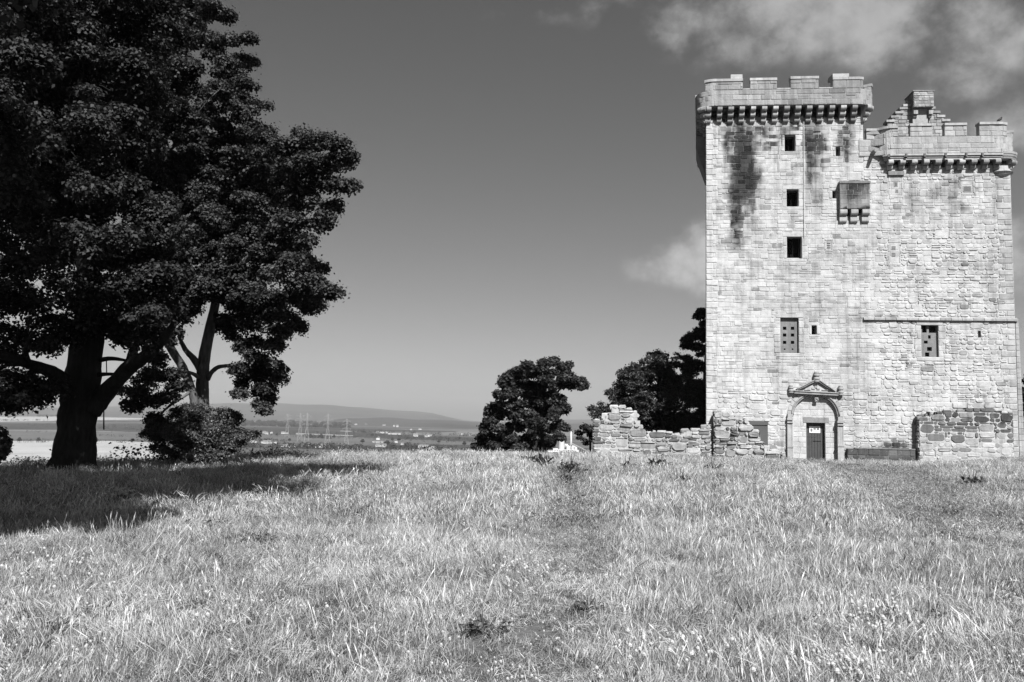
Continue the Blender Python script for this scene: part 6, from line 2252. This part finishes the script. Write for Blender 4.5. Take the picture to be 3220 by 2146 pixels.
variants = []
near_specs = [dict(n=210, rad=.20, hgt=.10, width=.0042, lean=.95), dict(n=190, rad=.22, hgt=.115, width=.0040, lean=.7, heads=2), dict(n=190, rad=.2, hgt=.085, width=.0048, lean=1.2, tone_mu=.52), dict(n=170, rad=.2, hgt=.112, width=.0036, lean=.6, heads=5), dict(n=120, rad=.2, hgt=.10, width=.0075, lean=1.0, tone_mu=.34)]
far_specs = [dict(n=130, rad=.38, hgt=.115, width=.008, lean=.75, segs=2), dict(n=120, rad=.4, hgt=.135, width=.007, lean=.6, segs=2, heads=3), dict(n=110, rad=.36, hgt=.09, width=.012, lean=.95, segs=2, tone_mu=.5)]


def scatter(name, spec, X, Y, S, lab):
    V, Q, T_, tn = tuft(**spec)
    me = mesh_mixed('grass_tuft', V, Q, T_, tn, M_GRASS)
    src = put('grass_tuft', me)
    src.location = (-2 + 0.6 * len(variants), -4.0, float(hz(-2 + .6 * len(variants), -4.0)))
    tag(src, 'small tuft of meadow grass behind the camera', 'grass', kind='stuff')
    variants.append(src)
    Z = hz(X, Y) - .015
    pm_ = bpy.data.meshes.new(name)
    pm_.vertices.add(len(X)); pm_.vertices.foreach_set('co', np.stack([X, Y, Z], 1).astype(np.float32).ravel())
    a1 = pm_.attributes.new('rot', 'FLOAT_VECTOR', 'POINT')
    rot = np.stack([rg.normal(0, .32, len(X)), rg.normal(0, .32, len(X)), rg.uniform(0, 6.283, len(X))], 1)
    a1.data.foreach_set('vector', rot.astype(np.float32).ravel())
    a2 = pm_.attributes.new('scl', 'FLOAT_VECTOR', 'POINT')
    sw = np.clip(.75 + .35 * S, .6, 1.2)
    a2.data.foreach_set('vector', np.stack([sw, sw, S], 1).astype(np.float32).ravel())
    o = put(name, pm_)
    g = bpy.data.node_groups.new('grass_scatter', 'GeometryNodeTree')
    g.interface.new_socket('Geometry', in_out='INPUT', socket_type='NodeSocketGeometry')
    g.interface.new_socket('Geometry', in_out='OUTPUT', socket_type='NodeSocketGeometry')
    gi = g.nodes.new('NodeGroupInput'); go = g.nodes.new('NodeGroupOutput')
    oi = g.nodes.new('GeometryNodeObjectInfo'); oi.inputs['Object'].default_value = src
    oi.inputs['As Instance'].default_value = True
    oi.transform_space = 'ORIGINAL'
    iop = g.nodes.new('GeometryNodeInstanceOnPoints')
    na = g.nodes.new('GeometryNodeInputNamedAttribute'); na.data_type = 'FLOAT_VECTOR'; na.inputs['Name'].default_value = 'rot'
    nb = g.nodes.new('GeometryNodeInputNamedAttribute'); nb.data_type = 'FLOAT_VECTOR'; nb.inputs['Name'].default_value = 'scl'
    e2r = g.nodes.new('FunctionNodeEulerToRotation')
    L_ = g.links.new
    L_(gi.outputs[0], iop.inputs['Points']); L_(oi.outputs['Geometry'], iop.inputs['Instance'])
    L_(na.outputs['Attribute'], e2r.inputs[0]); L_(e2r.outputs[0], iop.inputs['Rotation'])
    L_(nb.outputs['Attribute'], iop.inputs['Scale']); L_(iop.outputs[0], go.inputs[0])
    md = o.modifiers.new('scatter', 'NODES'); md.node_group = g
    tag(o, lab, 'grass', kind='stuff')
    return o


def sample_zone(y0, y1, dens, margin=1.5, half=0.62, near=False):
    Wd = half * y1 + margin
    n = int((y1 - y0) * 2 * Wd * dens)
    X = rg.uniform(-Wd, Wd, n); Y = rg.uniform(y0, y1, n)
    k = np.abs(X) < half * Y + margin
    X, Y = X[k], Y[k]
    e = np.interp(X, EDGE_X, EDGE_Y)
    k = (Y < e + 9) & ~under_tower(X, Y)
    return X[k], Y[k]


X, Y = sample_zone(3.6, 14, 54)
f = path_factor(X, Y)
hvar = 1.0 + .55 * wavy(X, Y, .9)
keep = rg.random(len(X)) < (.9 + .1 * f)
X, Y, f, hvar = X[keep], Y[keep], f[keep], hvar[keep]
pick = rg.choice(5, len(X), p=[.32, .26, .18, .14, .10])
pick = np.where((f < .62) & (rg.random(len(X)) < .85), 2, pick)
labs = ['long pale meadow grass in the near foreground', 'long seeding meadow grass in the near foreground', 'matted grass in the near foreground', 'thin flowering grass stalks in the near foreground', 'broad dark grass and clover leaves in the near foreground']
for i, sp_ in enumerate(near_specs):
    k = pick == i
    scatter('meadow_grass', sp_, X[k], Y[k], np.clip(f[k] * hvar[k] * rg.uniform(.8, 1.2, k.sum()), .16, 1.5), labs[i])
X, Y = sample_zone(13.5, 62, 18, 3)
f = path_factor(X, Y)
hvar = 1.0 + .5 * wavy(X, Y, 1.6)
pick = rg.choice(3, len(X), p=[.42, .33, .25])
pick = np.where((f < .62) & (rg.random(len(X)) < .85), 2, pick)
labs = ['long pale meadow grass across the hilltop', 'seeding meadow grass across the hilltop', 'short dull grass across the hilltop']
for i, sp_ in enumerate(far_specs):
    k = pick == i
    scatter('meadow_grass', sp_, X[k], Y[k], np.clip(f[k] * hvar[k] * rg.uniform(.8, 1.25, k.sum()), .14, 1.5), labs[i])

# tall seeding stalks in drifts
X, Y = sample_zone(4.5, 42, 5.0, 2)
f = path_factor(X, Y)
k = (f > .9) & (wavy(X, Y, 1.7) > rg.normal(.25, .25, len(X)))
X, Y = X[k], Y[k]
scatter('seeding_stalks', dict(n=14, rad=.22, hgt=.2, width=.0045, lean=.5, heads=9), X, Y, rg.uniform(.7, 1.15, len(X)), 'drifts of taller seeding grass stalks over the meadow')
# rank broad-leaved growth: darker drifts in the turf
X, Y = sample_zone(4.5, 40, 6.0, 2)
k = wavy(X * 1.3 + 31, Y * .9, 1.3) > rg.normal(.45, .2, len(X))
X, Y = X[k], Y[k]
scatter('clover_leaves', dict(n=90, rad=.25, hgt=.085, width=.013, lean=1.3, tone_mu=.2), X, Y, rg.uniform(.8, 1.3, len(X)), 'patches of dark clover and dock leaves in the turf')

# ------------------------------------------------------------------ weeds: dark leafy clumps one can pick out
def weed_mesh(r_, n=110, R_=.2, H=.42):
    V, F, T_ = [], [], []
    for _ in range(n):
        a = r_.uniform(0, 6.28); el = r_.uniform(.3, 1.35)
        L = R_ * r_.uniform(.5, 1.4); wd = L * r_.uniform(.10, .22)
        d = np.array([math.cos(a) * math.cos(el), math.sin(a) * math.cos(el), math.sin(el)])
        sd_ = np.array([-math.sin(a), math.cos(a), 0])
        z0 = r_.uniform(0, H * .7); o_ = np.array([r_.normal(0, .15), r_.normal(0, .15), z0])
        b = len(V)
        up_ = np.array([0, 0, 1])
        V += [o_, o_ + d * L * .35 + sd_ * wd, o_ + d * L * .7 + sd_ * wd * .7 - up_ * L * .04, o_ + d * L - up_ * L * .22, o_ + d * L * .7 - sd_ * wd * .7 - up_ * L * .04, o_ + d * L * .35 - sd_ * wd, o_ + d * L * .5 - up_ * .02]
        for q in range(6):
            F.append([b + q, b + (q + 1) % 6, b + 6])
        T_ += [r_.uniform(0, 1)] * 7
    return mesh_np('weed_leaves', V, F, M_WEED, T_)


rw = np.random.default_rng(90)
wm = [weed_mesh(rw) for _ in range(4)]
stem_m = MB()
for _ in range(4):
    a = rw.uniform(0, 6.28)
    stem_m.tube([(0, 0, -.03), (.05 * math.cos(a), .05 * math.sin(a), .3), (.12 * math.cos(a), .12 * math.sin(a), .62)], [.012, .01, .006], 5)
stem_me = mesh_np('weed_stem', stem_m.V, stem_m.F, M_WEED, stem_m.T)
weeds = [(1245, 1075, 1.2, 'largest dark weed clump on the path, below the centre tree'), (1215, 1068, .9, 'dark weeds left of the largest clump below the centre tree'), (1310, 1088, 1.0, 'dark thistle clump right of the narrow path'), (1330, 1095, .7, 'low dark weed beside the thistle clump right of the path'),
         (1440, 1088, .9, 'dark thistle in front of the high end of the ruined wall'), (1515, 1085, 1.1, 'bushy dark thistle in front of the middle of the ruined wall'), (1562, 1120, .8, 'dark weed nearer the camera than the row before the ruined wall'), (1640, 1088, .9, 'dark thistle in front of the tower\'s left corner'), (1665, 1085, .6, 'small dark weed right of the thistle before the tower corner'),
         (1300, 1110, .7, 'dark weed standing in the narrow path'), (1160, 1085, .6, 'faint dark weed left of the path weeds'), (970, 1090, .6, 'dark weed at the meadow edge below the rightmost pylon'), (880, 1080, .6, 'dark tuft at the edge of the tree shadow'), (500, 1212, .62, 'upright dark dock plant in the sunlit grass left of centre'), (600, 1245, .6, 'sprawling dark dock right of the upright dock'), (560, 1235, .5, 'low leafy weed between the two docks'),
         (450, 1405, .42, 'single dark leafy plant low in the left foreground'), (130, 1450, .38, 'broad-leaved plant in the bottom left foreground'), (60, 1425, .32, 'small broad-leaved weed near the bottom left corner'), (2235, 1120, .9, 'dark upright weed in the grass below the right stub wall'), (2050, 1075, .5, 'dark weed at the foot of the right stub wall\'s black end'),
         (1540, 1290, .6, 'dark weed patch in mid meadow right of centre'), (1350, 1410, .45, 'dark flattened weeds on the near path'), (1110, 1460, .5, 'dark grassy clump left of the near path'), (2080, 1215, .35, 'tiny dark weed at the edge of the worn turf'), (2140, 1440, .6, 'dark leafy weed in the lower right meadow'), (2060, 1440, .5, 'dark weed beside the leafy one in the lower right'), (2200, 1050, .5, 'leafy weed against the middle of the right stub wall'), (2305, 1050, .6, 'leafy weed against the right end of the right stub wall'), (1095, 1078, .7, 'faint dark weed above the left side of the path')]
for i, (x, y, s_, lab) in enumerate(weeds):
    X_, Y_ = ground_px(x * 1.3685, y * 1.3685 + 8, .0)
    z_ = float(hz(X_, Y_))
    ro = empty('thistle_plant' if 'thistle' in lab else 'weed_plant', (X_, Y_, z_), lab, 'weed')
    ro.rotation_euler = (0, 0, rw.uniform(0, 6.28)); ro.scale = (s_ * 1.1, s_ * 1.1, s_ * (.95 if s_ > .65 else .55))
    for nm, me_ in (('leaves', wm[i % 4]), ('stem', stem_me)):
        o = bpy.data.objects.new(nm, me_); link(o); o.parent = ro

# ------------------------------------------------------------------ flowers
def clover_mesh():
    V, F = [], []
    for k in range(3):
        for i in range(7):
            an = 2 * math.pi * i / 7 + k * .4
            rr_ = (.011, .0135, .008)[k]
            V.append((rr_ * math.cos(an), rr_ * math.sin(an), (.0, .009, .018)[k]))
    V.append((0, 0, .022))
    for k in range(2):
        for i in range(7):
            F.append([k * 7 + i, k * 7 + (i + 1) % 7, k * 7 + 7 + (i + 1) % 7, k * 7 + 7 + i])
    for i in range(7):
        F.append([14 + i, 14 + (i + 1) % 7, 21])
    F.append(list(range(7))[::-1])
    return V, F


cv_V, cv_F = clover_mesh()
head_me = mesh_np('flower_head', cv_V, cv_F, M_PETAL, np.full(len(cv_V), .7))
stm = MB().tube([(0, 0, -.2), (.004, 0, -.1), (0, 0, .0)], [.0016, .0016, .0014], 4)
stalk_me = mesh_np('flower_stalk', stm.V, stm.F, M_WEED, np.full(len(stm.V), .6))
patches = [((2030, 1400), (130, 60), 70, 'white clover head in the big patch at lower right', 1), ((1560, 1490), (200, 30), 50, 'white clover head in the row at the bottom right of centre', 1), ((1930, 1520), (200, 40), 55, 'white clover head along the bottom right edge', 1), ((150, 1300), (140, 60), 34, 'white clover head in the left foreground', 1.1),
           ((500, 1380), (200, 90), 20, 'white clover head in the lower left meadow', 1), ((1200, 1310), (90, 40), 30, 'white clover head left of the path', 1), ((1140, 1230), (110, 50), 20, 'white clover head in mid meadow left of the path', 1)]
for (cx, cy), (sx, sy), n_, lab, sc0 in patches:
    for _ in range(n_):
        px, py = cx + rw.normal(0, sx * .5), cy + rw.normal(0, sy * .6)
        px = min(max(px, 4), 2349); py = min(max(py, 1150), 1566)
        hgt = rw.uniform(.12, .2)
        X_, Y_ = ground_px(px * 1.3685, py * 1.3685, hgt)
        ro = bpy.data.objects.new('clover_flower', None); link(ro)
        ro.location = (X_, Y_, float(hz(X_, Y_)) + hgt); q = sc0 * rw.uniform(.6, 1.25)
        ro.scale = (q, q, q); ro.rotation_euler = (rw.normal(0, .3), rw.normal(0, .3), 0)
        tag(ro, lab, 'flower', lab.replace('head', 'heads'))
        for nm, me_ in (('flower_head', head_me), ('stalk', stalk_me)):
            o = bpy.data.objects.new(nm, me_); link(o); o.parent = ro
# the umbel cluster glowing in front of the tree shadow
um = MB()
for _ in range(40):
    px, py = 277 + rw.normal(0, 15), 1134 + rw.normal(0, 8)
    q = at(px * 1.3685, py * 1.3685, 15.6 + rw.uniform(-.4, .4))
    for _k in range(5):
        d_ = rw.normal(0, .022, 3)
        um.add([(q[0] + d_[0] + v[0] * 1.3, q[1] + d_[1] + v[1] * 1.3, q[2] + d_[2] * .4 + v[2]) for v in cv_V], cv_F, .9)
uo = empty('yarrow_plant', (at(277 * 1.3685, 1134 * 1.3685, 15.6)[0], 15.6, 0), 'cluster of bright white flower heads at the edge of the tree shadow', 'flowers')
um.build('flower_heads', M_PETAL, uo)['kind'] = 'stuff'
us_m = MB()
for v in um.V[::len(cv_V) * 5]:
    g_ = float(hz(v[0], v[1]))
    us_m.tube([(v[0], v[1], v[2]), (v[0] * .5 + uo.location[0] * .5, v[1] * .5 + 7.8, g_)], [.004, .006], 4)
us_m.build('stalks', M_WEED, uo)['kind'] = 'stuff'
# scattered specks over the whole meadow
VV, FF, TT = [], [], []
for _ in range(1100):
    px, py = rw.uniform(0, 2353), 1090 + 470 * rw.random() ** .8
    if wavy(np.float64(px / 60), np.float64(py / 40), 1.5) < -.05: continue
    hgt = rw.uniform(.12, .2)
    X_, Y_ = ground_px(px * 1.3685, py * 1.3685, hgt)
    if Y_ > 42 or Y_ < 4: continue
    z_ = float(hz(X_, Y_)) + hgt * float(path_factor(np.array([X_]), np.array([Y_]))[0])
    b = len(VV)
    q = rw.uniform(.35, .8) * (1 if Y_ < 12 else 1.3)
    VV += [(X_ + v[0] * q, Y_ + v[1] * q, z_ + v[2] * q) for v in cv_V]
    FF += [[i + b for i in f_] for f_ in cv_F]
o = put('clover_specks', mesh_np('clover_specks', VV, FF, M_PETAL, np.full(len(VV), .6)))
tag(o, 'countless tiny white clover heads scattered over the meadow', 'flowers', kind='stuff')
